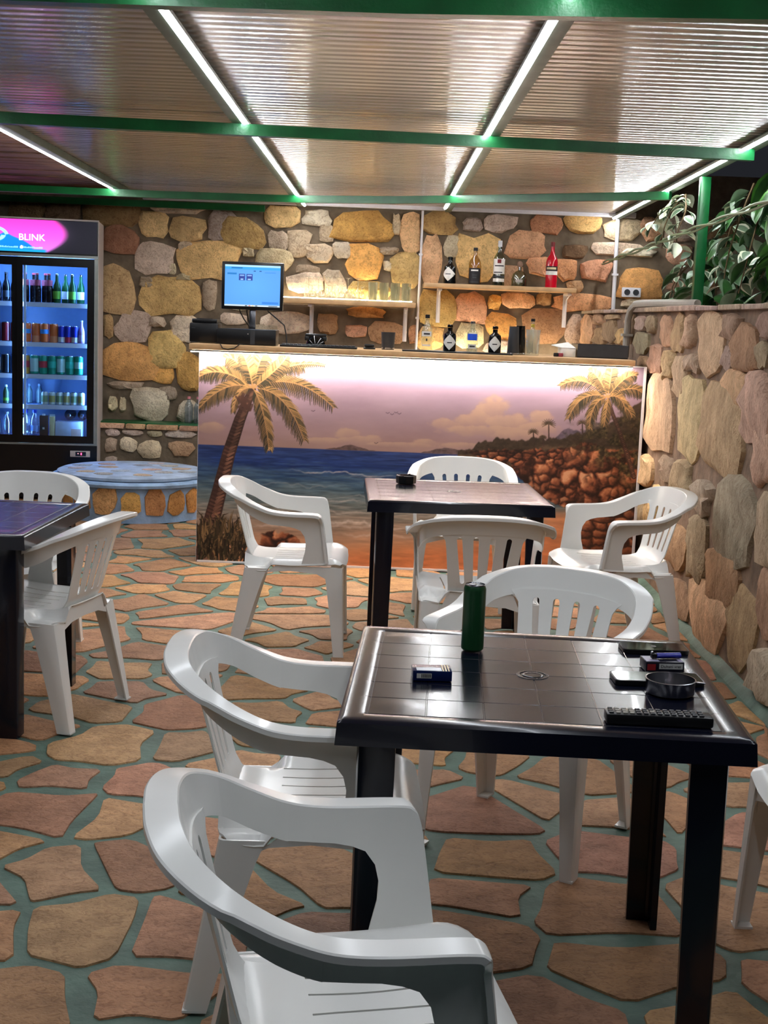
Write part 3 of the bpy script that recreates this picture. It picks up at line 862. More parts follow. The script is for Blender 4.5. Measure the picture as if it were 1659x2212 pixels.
# ================================================================== NAVY PLASTIC TABLES
def table_meshes():
    S, Ht, TH = 0.80, 0.72, 0.05
    rg = np.random.RandomState(4)
    n = 6; inner = 0.345; tile = 2 * inner / n
    cs = [-.4, -.395, -.388, -.37, -.352, -.348]
    for k in range(n):
        a = -inner + k * tile
        cs += [a + .0011, a + .0019, a + .0034] + [a + tile * f for f in (.17, .33, .5, .67, .83)] + [a + tile - .0034, a + tile - .0019, a + tile - .0011]
    cs += [.348, .352, .37, .388, .395, .4]
    cs = np.array(cs); X, Y = np.meshgrid(cs, cs, indexing='ij')
    Z = np.zeros_like(X)
    # rounded rim
    e = np.maximum(abs(X), abs(Y)); Z -= np.clip((e - .388) / .012, 0, 1) ** 2 * .006
    Z += np.where(e > .3515, .0012, 0)
    for G in (X, Y):
        g = (G + inner) / tile; d = abs(g - np.round(g)) * tile
        Z -= np.where((d < .0015) & (e < .3505), .0009, 0)
    # gentle sag and warp of thin moulded plastic
    ph = rg.rand(8) * 6.28
    W = 0
    for i, (a, b) in enumerate(((9, 4), (5, 13), (17, 6), (8, 21), (26, 3), (3, 28), (14, 15), (21, -17))):
        W = W + np.sin(a * X + b * Y + ph[i]) / (5 + abs(a) + abs(b))
    Z += W * .0016 * np.clip((.4 - e) / .05, 0, 1)
    g = np.floor((X + inner) / tile) * 7 + np.floor((Y + inner) / tile)
    tu = ((X + inner) / tile) % 1 - .5; tv = ((Y + inner) / tile) % 1 - .5
    Z += np.where(e < .345, -.00018 * np.clip(1 - 4 * tu * tu, 0, 1) * np.clip(1 - 4 * tv * tv, 0, 1), 0)
    # raised diamond at each corner tile
    for sx in (-1, 1):
        for sy in (-1, 1):
            d = abs(X - sx * (inner - tile * .5)) + abs(Y - sy * (inner - tile * .5))
            Z += np.where(d < .052, .0012, 0)
    m = len(cs); V = [(X[i, j], Y[i, j], Ht + Z[i, j] - .0012) for i in range(m) for j in range(m)]
    F = [(i * m + j, (i + 1) * m + j, (i + 1) * m + j + 1, i * m + j + 1) for i in range(m - 1) for j in range(m - 1)]
    # skirt
    ring = [i * m for i in range(m)] + [(m - 1) * m + j for j in range(1, m)] + [i * m + m - 1 for i in range(m - 2, -1, -1)] + [j for j in range(m - 2, 0, -1)]
    o = len(V)
    for q in ring: x, y, z = V[q]; V.append((x * 1.008, y * 1.008, Ht - TH))
    for q in ring: x, y, z = V[q]; V.append((x * .992, y * .992, Ht - TH))
    for q in ring: x, y, z = V[q]; V.append((x * .985, y * .985, Ht - .012))
    R = len(ring)
    for i in range(R):
        j = (i + 1) % R
        F += [(ring[j], ring[i], o + i, o + j), (o + j, o + i, o + R + i, o + R + j), (o + R + j, o + R + i, o + 2 * R + i, o + 2 * R + j)]
    F.append(tuple(o + 2 * R + i for i in range(R)))
    top = fix(mesh('tabletop', V, F, 30))
    cap = MB().lathe([(.024, .7188), (.024, .7196), (.0225, .7205), (.018, .7206), (.017, .7198), (.001, .7198)], 28).me('hole_cap')
    ring_m = MB().lathe([(.036, .7186), (.035, .7198), (.032, .7202), (.0295, .7198), (.029, .7186)], 28, capb=False, capt=False).me('hole_ring')
    def leg(sx, sy):
        secs = []
        for z, k in ((.712, 1), (.60, 1), (.0, .9)):
            c = .362 + (.712 - z) * .004; w = .076 * k; t = .016; r = .014
            L = [(0, -w), (0, -r), (-r * .3, -r * .3), (-r, 0), (-w, 0), (-w, -t), (-t - .006, -t), (-t, -t - .006), (-t, -w)]
            secs.append([Vector((sx * (c + a), sy * (c + b), z)) for a, b in L])
        return fix(MB().loft(secs).me('leg', 35))
    return top, cap, ring_m, [leg(a, b) for a in (1, -1) for b in (1, -1)]
TB = table_meshes()
for me in [TB[0], TB[1], TB[2]] + TB[3]: me.materials.append(M['navy_plastic'])
def table(x, y, deg, label):
    e = empty('plastic_table', (x, y, 0), label, 'table', 'navy plastic tables', math.radians(deg))
    t = obj('tabletop', TB[0], None, e)
    obj('parasol_hole_cap', TB[1], None, t); obj('parasol_hole_ring', TB[2], None, t)
    for l in TB[3]: obj('leg', l, None, e)
    return e
table(.342, 2.823, -2.53, 'square navy plastic table in front with the green can and remote on it')
table(.315, 5.951, 2.23, 'square navy plastic table in the middle with a black ashtray, reflecting pink')
table(-1.583, 4.756, -2.5, 'square navy plastic table at the left edge with blue and pink reflections')

# ================================================================== BAR WITH PAINTED FRONT
def mural_image(W=860, H=418):
    """seaside mural, painted in numpy: coordinates x 15..1615, y 30..808 (y downwards)"""
    r = np.random.RandomState(21); pr = random.Random(5)
    X, Y = np.meshgrid(np.linspace(15, 1615, W), np.linspace(30, 808, H))
    sx = 1600 / (W - 1); sy = 778 / (H - 1)
    lat = r.rand(256, 256)
    def vn(x, y):
        xi = np.floor(x).astype(int); yi = np.floor(y).astype(int); fx = x - xi; fy = y - yi
        fx = fx * fx * (3 - 2 * fx); fy = fy * fy * (3 - 2 * fy)
        g = lambda a, b: lat[a % 256, b % 256]
        return (g(xi, yi) * (1 - fx) + g(xi + 1, yi) * fx) * (1 - fy) + (g(xi, yi + 1) * (1 - fx) + g(xi + 1, yi + 1) * fx) * fy
    def fbm(x, y, o=5):
        s = 0; a = .5
        for k in range(o): s = s + a * vn(x * 2 ** k + 17 * k, y * 2 ** k + 31 * k); a *= .5
        return s / (1 - .5 ** o)
    def c(*a): return np.array(a, float) / 255
    img = np.zeros((H, W, 3))
    def blend(mask, col):
        nonlocal img
        m = np.clip(mask, 0, 1)[..., None]; img = img * (1 - m) + (col if getattr(col, 'ndim', 1) == 3 else col) * m
    def grad(t, stops):
        out = np.zeros(t.shape + (3,))
        for k in range(3): out[..., k] = np.interp(t, [s[0] for s in stops], [s[1][k] for s in stops])
        return out
    ss = lambda a, b, x: np.clip((x - a) / (b - a), 0, 1) ** 2 * (3 - 2 * np.clip((x - a) / (b - a), 0, 1))
    HZ = 372
    # sky
    sky = grad(Y + 30 * (fbm(X / 300, Y / 80) - .5), [(30, c(196, 168, 196)), (130, c(190, 158, 188)), (240, c(188, 152, 168)), (330, c(196, 152, 152)), (HZ, c(204, 158, 146))])
    sky += ((fbm(X / 120, Y / 40, 5) - .5) * .09)[..., None]
    img = sky
    # cumulus clouds
    blobs = [(1080, 215, 70, 60), (1030, 250, 60, 45), (1130, 260, 90, 45), (980, 255, 60, 30), (910, 268, 70, 26), (1060, 290, 190, 26), (1180, 300, 130, 26), (1260, 235, 45, 36), (1250, 275, 90, 28),
             (560, 318, 50, 30), (600, 338, 90, 20), (650, 335, 40, 22), (850, 340, 60, 18), (60, 310, 60, 25), (760, 350, 150, 12), (480, 345, 90, 14), (1000, 345, 120, 14)]
    n = fbm(X / 38, Y / 30, 5) - .5
    cl = np.zeros_like(X); lit = np.zeros_like(X)
    for bx, by, rx, ry in blobs:
        by = by - .02 * (bx - 15) * .3
        d = 1 - np.sqrt(((X - bx) / rx) ** 2 + ((Y - by) / ry) ** 2) + n * .75
        a = ss(0, .35, d) * np.clip(1 - (Y - by) / ry * .5, 0, 1)
        cl = np.maximum(cl, a); lit = np.maximum(lit, a * np.clip(.6 - (Y - by) / ry * .6 - (X - bx) / rx * .25 + n, 0, 1))
    blend(cl * .75, c(206, 160, 148)); blend(lit * .75, c(236, 188, 158))
    # sea
    wob = (fbm(X / 90, Y / 9, 4) - .5)
    t = Y + wob * 60
    sea = grad(t, [(HZ, c(34, 52, 104)), (425, c(30, 56, 118)), (470, c(50, 80, 116)), (520, c(72, 98, 114)), (570, c(102, 114, 114)), (620, c(142, 130, 116)), (680, c(176, 138, 112)), (740, c(206, 146, 104)), (808, c(214, 140, 90))])
    sea += (wob * .22)[..., None] * np.interp(Y, [HZ, 560, 700, 808], [.6, 1.0, .6, .2])[..., None]
    sea *= (1 + (fbm(X / 40, Y / 4.5, 3) - .5) * .45 * np.interp(Y, [HZ, 640, 700], [1, 1, .2]))[..., None]
    blend(ss(HZ - 1.5, HZ + 1.5, Y), sea)
    # foam lines
    for y0, x0, x1, k, w in ((462, 380, 720, .55, 3), (474, 560, 800, .3, 2.5), (508, 250, 520, .25, 3), (548, 560, 800, .3, 3), (560, 330, 620, .45, 4), (600, 300, 800, .35, 4), (640, 480, 700, .8, 6), (655, 500, 900, .45, 5), (690, 560, 1000, .4, 5), (610, 820, 1250, .3, 5), (662, 230, 400, .5, 4)):
        f = y0 + (fbm(X / 60 + y0, X * 0 + y0, 4) - .5) * 34
        m = np.exp(-((Y - f) / w) ** 2) * ss(x0 - 60, x0 + 60, X) * (1 - ss(x1 - 60, x1 + 60, X))
        blend(m * k * (.4 + fbm(X / 14, Y / 5, 3)), c(226, 205, 190))
    # orange sand at the right
    sm = ss(1180, 1330, X + (Y - 600) * .9 + 80 * (fbm(X / 80, Y / 30) - .5)) * ss(540, 600, Y)
    sm = np.maximum(sm, ss(700, 800, Y + (X - 600) * .12))
    blend(sm, grad(Y, [(540, c(206, 138, 94)), (700, c(216, 130, 80)), (808, c(214, 124, 74))]) * (1 + (fbm(X / 50, Y / 12) - .5) * .35)[..., None])
    # hills, island, headlands
    def ridge(pts, col, soft=2.5, rough=10, base=None):
        xs = [p[0] for p in pts]; yy = [p[1] for p in pts]
        top = np.interp(X, xs, yy) + (fbm(X / 22, X * 0 + xs[0], 4) - .5) * rough
        m = ss(-soft, soft, Y - top) * ((X >= xs[0]) & (X <= xs[-1])) * (1 - ss(-1, 1, Y - (base if base is not None else HZ + 1)))
        blend(m, col * (1 + (fbm(X / 12, Y / 8, 4) - .5) * .6)[..., None] if True else col)
    flat = lambda *a: np.ones((H, W, 3)) * c(*a)
    ridge([(480, 372), (520, 364), (570, 352), (610, 362), (660, 372)], flat(122, 92, 88), 2, 6)
    ridge([(825, 372), (880, 356), (910, 350), (960, 354), (1060, 352), (1200, 340)], flat(126, 98, 98), 2, 6)
    ridge([(1280, 330), (1330, 275), (1360, 262), (1400, 272), (1440, 262), (1500, 290)], flat(120, 100, 118), 3, 14)
    ridge([(960, 362), (1000, 345), (1060, 320), (1100, 312), (1150, 318), (1200, 308), (1260, 298), (1330, 300), (1420, 268), (1490, 242), (1540, 215), (1590, 170), (1616, 150)], flat(78, 60, 44), 4, 30, 430)
    # boulders on the right: facetted cells, lit from the upper left
    def boulders(mask, cell, seed, stretch=1.0, bright=1.0):
        rr = np.random.RandomState(seed)
        gx = X / cell; gy = Y / (cell * stretch)
        ix = np.floor(gx).astype(int); iy = np.floor(gy).astype(int)
        jx = rr.rand(64, 64); jy = rr.rand(64, 64); hue = rr.rand(64, 64)
        d1 = np.full(X.shape, 9.); d2 = np.full(X.shape, 9.); ox = np.zeros_like(X); oy = np.zeros_like(X); hh = np.zeros_like(X)
        wx = (fbm(X / (cell * .6), Y / (cell * .6), 3) - .5) * .5; wy = (fbm(X / (cell * .6) + 9, Y / (cell * .6) + 5, 3) - .5) * .5
        for a in (-1, 0, 1):
            for b in (-1, 0, 1):
                cx = ix + a; cy = iy + b
                px = cx + jx[cx % 64, cy % 64]; py = cy + jy[cx % 64, cy % 64]
                dx = gx + wx - px; dy = gy + wy - py; d = dx * dx + dy * dy
                near = d < d1
                d2 = np.where(near, d1, np.minimum(d2, d)); ox = np.where(near, dx, ox); oy = np.where(near, dy, oy)
                hh = np.where(near, hue[cx % 64, cy % 64], hh); d1 = np.where(near, d, d1)
        edge = np.clip((np.sqrt(d2) - np.sqrt(d1)) / .35, 0, 1)
        l = np.clip(.55 - ox * .55 - oy * .75, 0, 1) * edge * (.75 + .5 * hh) * bright + (fbm(X / 9, Y / 7, 4) - .5) * .35
        col = grad(np.clip(l, 0, 1), [(0, c(44, 24, 18)), (.25, c(92, 46, 30)), (.5, c(150, 80, 48)), (.8, c(202, 122, 78)), (1, c(226, 158, 112))])
        blend(mask, col)
    def pmask(P, soft=5):
        xs = [p[0] for p in P]; yy = [p[1] for p in P]
        top = np.interp(X, xs, yy) + (fbm(X / 18, X * 0 + 3.3, 4) - .5) * 26
        return ss(-soft, soft, Y - top) * ((X >= xs[0]) & (X <= xs[-1]))
    low = np.interp(X, [1000, 1150, 1240, 1330, 1480, 1620], [372, 400, 505, 545, 560, 520]) + (fbm(X / 25, X * 0 + 8, 4) - .5) * 26
    boulders(pmask([(985, 366), (1080, 350), (1180, 346), (1300, 342), (1400, 330)], 4) * (1 - ss(-4, 4, Y - low)), 30, 2, .7, .8)
    boulders(pmask([(1165, 420), (1230, 372), (1300, 395), (1340, 350), (1400, 312), (1450, 315), (1500, 332), (1560, 340), (1616, 330)], 4) * (1 - ss(-4, 4, Y - low)), 68, 5, 1.0, 1.0)
    boulders(pmask([(1165, 420), (1230, 372), (1300, 395), (1340, 350), (1400, 312), (1450, 315), (1500, 332), (1560, 340), (1616, 330)], 4) * (1 - ss(-4, 4, Y - low)) * np.clip((fbm(X / 60, Y / 50, 3) - .40) * 8, 0, 1) * .75, 31, 6, 1.1, .95)
    lowr = np.interp(X, [1370, 1420, 1500, 1560, 1616], [800, 590, 560, 545, 520]) + (fbm(X / 30, Y / 30, 4) - .5) * 60
    boulders(ss(-8, 8, Y - lowr) * ss(1385, 1430, X + (fbm(X / 40, Y / 25, 4) - .5) * 120) * .9, 52, 8, .6, .75)
    # dark scrub over the cliff
    veg = np.clip((fbm(X / 26, Y / 22, 5) - .46) * 7, 0, 1) * ss(1300, 1460, X + (330 - Y) * .3) * (1 - ss(340, 420, Y - (X - 1450) * .55)) * ss(150, 240, Y + (X - 1590) * .3)
    blend(veg * .9, grad(fbm(X / 8, Y / 8, 3), [(.3, c(38, 32, 22)), (.6, c(84, 70, 40)), (.8, c(124, 100, 58))]))
    # rock and grass at the lower left
    rk = ss(0, .12, 1 - np.sqrt(((X - 325) / 92) ** 2 + ((Y - 745) / 66) ** 2) + (fbm(X / 30, Y / 30) - .5) * .5) * (Y < 762)
    boulders(rk, 60, 14, .9, 1.0)
    # strokes
    def stroke(x0, y0, x1, y1, r0, r1, col, a=1.0):
        m = max(r0, r1) + 3
        i0 = max(0, int((min(y0, y1) - m - 30) / sy)); i1 = min(H, int((max(y0, y1) + m - 30) / sy) + 2)
        j0 = max(0, int((min(x0, x1) - m - 15) / sx)); j1 = min(W, int((max(x0, x1) + m - 15) / sx) + 2)
        if i0 >= i1 or j0 >= j1: return
        xx = X[i0:i1, j0:j1]; yy = Y[i0:i1, j0:j1]
        dx, dy = x1 - x0, y1 - y0; L = dx * dx + dy * dy + 1e-9
        t = np.clip(((xx - x0) * dx + (yy - y0) * dy) / L, 0, 1)
        d = np.hypot(xx - x0 - t * dx, yy - y0 - t * dy)
        m_ = np.clip((r0 + (r1 - r0) * t - d) / 1.6 + .5, 0, 1)[..., None] * a
        img[i0:i1, j0:j1] = img[i0:i1, j0:j1] * (1 - m_) + col * m_
    def trunk(P, w0, w1):
        n = 60
        pts = [(np.interp(k / n, np.linspace(0, 1, len(P)), [p[0] for p in P]), np.interp(k / n, np.linspace(0, 1, len(P)), [p[1] for p in P])) for k in range(n + 1)]
        for k in range(n):
            w = w0 + (w1 - w0) * k / n
            stroke(*pts[k], *pts[k + 1], w, w, c(66, 40, 34))
        for k in range(n):
            w = w0 + (w1 - w0) * k / n; x, y = pts[k]
            stroke(x - w * .1, y + w * .35, x + w * .75, y - w * .1, w * .22, w * .12, c(150, 100, 76) * pr.uniform(.7, 1.1), .8)
            stroke(x - w * .8, y + w * .1, x - w * .1, y + w * .4, w * .15, w * .1, c(104, 66, 54) * pr.uniform(.7, 1.1), .6)
    def frond(b, k, e, L, n=34, light=1.0, wd=1.0):
        P = lambda t: ((1 - t) ** 2 * b[0] + 2 * t * (1 - t) * k[0] + t * t * e[0], (1 - t) ** 2 * b[1] + 2 * t * (1 - t) * k[1] + t * t * e[1])
        for layer in range(2):
            for i in range(n):
                t = .08 + .92 * i / n
                x, y = P(t); x2, y2 = P(min(1, t + .03)); tx, ty = x2 - x, y2 - y; l = math.hypot(tx, ty) + 1e-6; tx /= l; ty /= l
                ln = L * (math.sin(PI * (.12 + .80 * t)) ** .7) * pr.uniform(.8, 1.1)
                for sgn in (-1, 1):
                    nx, ny = -ty * sgn, tx * sgn
                    dx = tx * .65 + nx * .8; dy = ty * .65 + ny * .8 + .35
                    l = math.hypot(dx, dy); dx /= l; dy /= l
                    up = ny < 0
                    if layer == 0: col = c(62, 56, 40) if not up else c(104, 84, 50)
                    else: col = (c(228, 168, 98) if up else c(168, 122, 72)) * pr.uniform(.8, 1.08) * light
                    o = 0 if layer == 0 else 2.0
                    if layer and pr.random() < .3: continue
                    w = (3.0 if layer == 0 else 1.5) * wd
                    stroke(x + o, y - o, x + dx * ln * .55 + o, y + dy * ln * .55 - o, w, w * .8, np.clip(col, 0, 1))
                    stroke(x + dx * ln * .55 + o, y + dy * ln * .55 - o, x + dx * ln * .85 + o, y + dy * ln - o + ln * .12, w * .8, w * .2, np.clip(col, 0, 1))
        pp = [P(i / 14) for i in range(15)]
        for i in range(14): stroke(*pp[i], *pp[i + 1], 2.4 * wd, 1.8 * wd, c(206, 150, 92) * light)
    # left palm
    trunk([(40, 808), (62, 690), (92, 560), (128, 400), (165, 275), (190, 210), (208, 165)], 34, 13)
    b = (210, 158)
    for k, e, L in (((150, 40), (112, 52), 50), ((90, 70), (14, 125), 46), ((110, 120), (12, 245), 52), ((150, 150), (140, 250), 30), ((270, 60), (395, 78), 48), ((230, 40), (250, 30), 50), ((330, 40), (470, 66), 24),
                    ((360, 80), (506, 220), 56), ((330, 150), (402, 345), 60), ((255, 220), (274, 385), 52), ((190, 60), (170, 36), 40), ((300, 90), (330, 36), 40)):
        frond(b, k, e, L, 34)
    for i in range(14): stroke(170 + pr.uniform(-25, 40), 185 + pr.uniform(-10, 60), 172 + pr.uniform(-25, 40), 190 + pr.uniform(0, 60), 5, 4, c(92, 56, 46), .8)
    # right palm
    trunk([(1604, 430), (1575, 350), (1540, 262), (1512, 200), (1494, 150)], 9, 6)
    b = (1492, 142)
    for k, e, L in (((1400, 50), (1316, 108), 38), ((1390, 110), (1352, 228), 44), ((1430, 150), (1432, 262), 40), ((1490, 180), (1484, 250), 34), ((1560, 150), (1584, 212), 38), ((1580, 80), (1622, 128), 38),
                    ((1450, 50), (1420, 50), 36), ((1500, 40), (1500, 36), 36), ((1550, 50), (1590, 60), 34), ((1540, 120), (1560, 190), 30)):
        frond(b, k, e, L, 26, 1.0, .85)
    # small palms on the shore
    for x, y, s, h in ((1230, 278, 20, 46), (1284, 246, 26, 62), (1405, 238, 20, 40), (1266, 296, 14, 34)):
        stroke(x, y, x + 4, y + h, 2, 2.4, c(78, 54, 46))
        for k in range(13):
            a = PI * (k / 12 * 1.3 - 1.15)
            stroke(x, y, x + math.cos(a) * s, y + math.sin(a) * s * .8 + 4, 2.2, .8, c(92, 70, 50) * pr.uniform(.8, 1.3))
    # grass tufts
    for k in range(330):
        x = pr.uniform(20, 200); y = pr.uniform(690, 812); h = pr.uniform(40, 120) * (1 - abs(x - 100) / 240); dx = pr.uniform(-40, 40)
        col = c(*pr.choice(((44, 34, 26), (70, 52, 34), (110, 84, 52), (150, 114, 70), (52, 46, 30)))) * pr.uniform(.7, 1.05)
        if y > 770 and pr.random() < .5: col = col * .6
        stroke(x, y, x + dx * .4, y - h * .6, 3.2, 2.4, col); stroke(x + dx * .4, y - h * .6, x + dx, y - h * pr.uniform(.6, 1), 2.4, .6, col)
    # birds
    for x, y in ((430, 235), (700, 232), (716, 236), (730, 229), (742, 233), (662, 344)):
        stroke(x - 6, y - 3, x, y, 1.2, 1, c(110, 84, 96)); stroke(x, y, x + 6, y - 4, 1, 1.2, c(110, 84, 96))
    k = np.interp(Y, [HZ - 1, HZ + 1], [.72, .98])[..., None]      # sky painted darker than sea and sand to counter the bar light's falloff
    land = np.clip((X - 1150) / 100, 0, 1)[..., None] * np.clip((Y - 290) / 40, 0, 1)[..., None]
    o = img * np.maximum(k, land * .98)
    g = o.mean(-1, keepdims=True)
    return np.clip(g + (o - g) * .86, 0, 1)

def bar():
    e = empty('bar_counter', (0, 8.0, 0), 'long bar counter with a painted beach and palm front and light wood top', 'bar')
    T = Matrix.Translation((0, -8.0, 0))
    obj('front_panel', MB().box(-1.118, 1.492, 7.762, 7.79, 0, 1.262, M=T), M['white_paint'], e)
    obj('side_panel', MB().box(-1.118, -1.09, 7.791, 8.30, 0, 1.262, M=T), M['white_paint'], e)
    obj('side_panel', MB().box(1.462, 1.490, 7.791, 8.30, 0, 1.262, M=T), M['white_paint'], e)
    obj('back_panel', MB().box(-1.089, 1.461, 8.26, 8.29, 0, 1.262, M=T), M['white_paint'], e)
    x0, x1 = -1.116, 1.490
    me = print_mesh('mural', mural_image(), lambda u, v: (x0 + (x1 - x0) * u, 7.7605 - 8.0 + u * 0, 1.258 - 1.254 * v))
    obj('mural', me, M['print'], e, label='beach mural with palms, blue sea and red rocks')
    obj('countertop', MB().box(-1.166, 1.422, 7.67, 8.32, 1.266, 1.30, .004, M=T), M['wood'], e)
    obj('corner_trim', MB().box(1.4925, 1.506, 7.752, 7.79, 0, 1.262, M=T), M['white_paint'], e)
    obj('edge_trim', MB().box(-1.110, 1.48, 7.752, 7.7595, 0, .012, M=T), M['white_paint'], e)
bar()
led('light_strip', (-1.16, 7.700), (1.413, 7.700), 1.2555, .016, .010, M['led_bar'], 'bright light strip under the front edge of the bar top', 0, 'light strips of the bar')

# ================================================================== THINGS ON THE BAR
ZB = 1.3005
def screen_image():
    im = np.ones((96, 126, 3)) * np.array([96, 168, 250]) / 255
    yy, xx = np.mgrid[0:96, 0:126] / np.array([96, 126])[:, None, None]
    im *= (1.0 - .12 * np.hypot(xx - .5, yy - .5))[..., None]
    def R(x0, y0, x1, y1, c): im[int(y0 * 96):int(y1 * 96), int(x0 * 126):int(x1 * 126)] = np.array(c) / 255
    R(0, 0, 1, .06, (170, 215, 250)); R(0, .06, 1, .12, (60, 160, 225)); R(.12, .07, .32, .10, (30, 110, 180)); R(.05, .20, .22, .24, (40, 120, 190))
    R(.26, .22, .37, .38, (50, 70, 150)); R(.39, .22, .50, .38, (50, 70, 150)); R(.275, .24, .355, .28, (130, 170, 230)); R(.405, .24, .485, .28, (130, 170, 230)); R(.29, .34, .34, .365, (150, 190, 240)); R(.42, .34, .47, .365, (150, 190, 240))
    R(.52, .14, .56, .16, (30, 70, 130)); R(.62, .14, .66, .16, (30, 70, 130)); R(.66, .14, .663, .96, (80, 150, 235)); R(.72, .17, .92, .19, (70, 140, 220)); R(.68, .88, .97, .93, (60, 130, 215))
    R(0, .965, 1, 1, (200, 215, 225)); R(.38, .97, .42, .995, (20, 30, 40)); R(.44, .97, .47, .995, (210, 90, 60)); R(.50, .97, .53, .995, (230, 200, 80)); R(.56, .97, .60, .995, (20, 50, 60)); R(.80, .97, .96, .995, (90, 100, 110))
    return im
def monitor():
    e = empty('computer_monitor', (-.845, 8.10, ZB), 'square black flat monitor with a bright blue till screen on the bar', 'monitor', rotz=math.radians(-1.5))
    b = obj('bezel', MB().box(-.187, .187, -.045, -.012, .205, .49, .006), M['black_plastic'], e)
    me = print_mesh('screen', screen_image(), lambda u, v: (-.168 + .336 * u, -.0455 + 0 * u, .472 - .246 * v))
    obj('screen', me, M['print_screen'], b)
    obj('back_shell', MB().box(-.13, .13, -.0119, .02, .24, .46, .01), M['black_plastic'], e)
    obj('stand_pole', MB().box(-.02, .02, -.01, .012, .012, .26, .004), M['steel'], e)
    obj('stand_base', MB().box(-.10, .10, -.07, .09, 0, .012, .004), M['black_plastic'], e)
    obj('cable', MB().tube([(-.09, .01, .23), (-.08, .03, .19), (-.06, .04, .15), (-.03, .05, .11), (-.02, .06, .06)], .004, 6), M['black_plastic'], e)
    obj('cable', MB().tube([(-.035, .01, .24), (-.04, .03, .19), (-.03, .045, .14), (-.015, .05, .09)], .004, 6), M['black_plastic'], e)
    obj('cable', MB().tube([(.08, .02, .25), (.09, .03, .20), (.14, .04, .16), (.19, .04, .12), (.205, .03, .06), (.21, .02, .006)], .004, 6), M['black_plastic'], e)
monitor()
def printer():
    e = empty('receipt_printer', (-1.118, 8.0, ZB), 'black receipt printer at the left end of the bar', 'printer')
    obj('body', MB().box(-.082, .088, -.09, .10, 0.004, .118, .008), M['black_plastic'], e)
    l = obj('lid', MB().box(-.072, .080, -.07, .095, .119, .142, .006), M['black_plastic'], e)
    obj('paper_slot', MB().box(-.045, .05, -.06, -.045, .1425, .145), M['paper_dark'], l)
    obj('badge', MB().box(-.07, -.05, -.0915, -.0905, .085, .09), M['dark_grey'], e)
printer()
def till_box():
    e = empty('till_computer', (-.85, 7.83, ZB), 'low black till computer box below the blue screen', 'computer')
    obj('case', MB().box(-.17, .178, -.06, .15, .002, .092, .005), M['black_plastic'], e)
    obj('silver_strip', MB().box(.028, .055, -.0618, -.0605, .004, .09), M['dark_grey'], e)
    obj('power_light', MB().box(.012, .016, -.0618, -.0605, .062, .067), M['paper_white'], e)
till_box()
obj('bar_cable', MB().tube([(-1.03, 7.80, 1.306), (-1.0, 7.71, 1.305), (-.985, 7.664, 1.307), (-.97, 7.662, 1.28), (-.94, 7.662, 1.274), (-.90, 7.662, 1.283), (-.87, 7.664, 1.307), (-.85, 7.70, 1.305)], .003, 6), M['black_plastic'], label='thin black cable looping over the front edge of the bar top', cat='cable')
def scanner():
    e = empty('desk_telephone', (-.452, 8.03, ZB), 'round black desk telephone with a flat handset on the bar', 'telephone')
    obj('base', MB().lathe([(.058, 0), (.062, .008), (.06, .022), (.052, .045), (.036, .062), (.02, .07)], 20), M['black_gloss'], e)
    obj('handset', MB().box(-.066, .066, -.02, .02, .058, .078, .008), M['black_plastic'], e)
    obj('ear_piece', MB().box(-.068, -.04, -.024, .024, .034, .062, .006), M['black_plastic'], e)
    obj('mouth_piece', MB().box(.04, .068, -.024, .024, .034, .062, .006), M['black_plastic'], e)
scanner()
def keyboard():
    e = empty('keyboard', (-.42, 7.80, ZB), 'long flat black keyboard lying on the bar before the telephone', 'keyboard')
    b = obj('body', MB().box(-.225, .225, -.07, .07, 0, .012, .003), M['black_plastic'], e)
    s = MB()
    for r_ in range(5):
        for c_ in range(18):
            x = -.215 + c_ * .0240; y = -.058 + r_ * .024
            s.box(x, x + .02, y, y + .02, .0121, .018)
    obj('keys', s, M['dark_grey'], b)
keyboard()
def puck():
    e = empty('charging_dock', (-.125, 7.92, ZB), 'small black gadget between the keyboard and the speaker cylinder', 'gadget')
    obj('foot', MB().lathe([(.036, 0), (.036, .008), (.028, .012)], 16), M['black_plastic'], e)
    obj('head', MB().box(-.03, .03, -.016, .016, .0121, .03, .006), M['black_plastic'], e)
puck()
def speaker():
    e = empty('drink_shaker', (-.015, 7.98, ZB), 'black ribbed metal tumbler on the bar under the glass shelf', 'shaker')
    s = MB(); prof = []
    s.loft([[(r_ * (1 + .03 * (k % 2)) * math.cos(2 * PI * k / 28), r_ * (1 + .03 * (k % 2)) * math.sin(2 * PI * k / 28), z) for k in range(28)] for r_, z in ((.036, 0), (.037, .004), (.042, .10), (.043, .104), (.037, .104), (.032, .02))])
    obj('cup', s, M['dark_grey'], e)
    obj('foil_ring', MB().lathe([(.0385, .003), (.0392, .003), (.0395, .014), (.0388, .014)], 24, capb=False, capt=False), M['steel'], e)
speaker()
obj('bar_mat', MB().box(.07, .715, 7.72, 7.95, ZB, ZB + .008, .003), M['black_plastic'], label='long thin black rubber bar mat under the bottles', cat='mat')

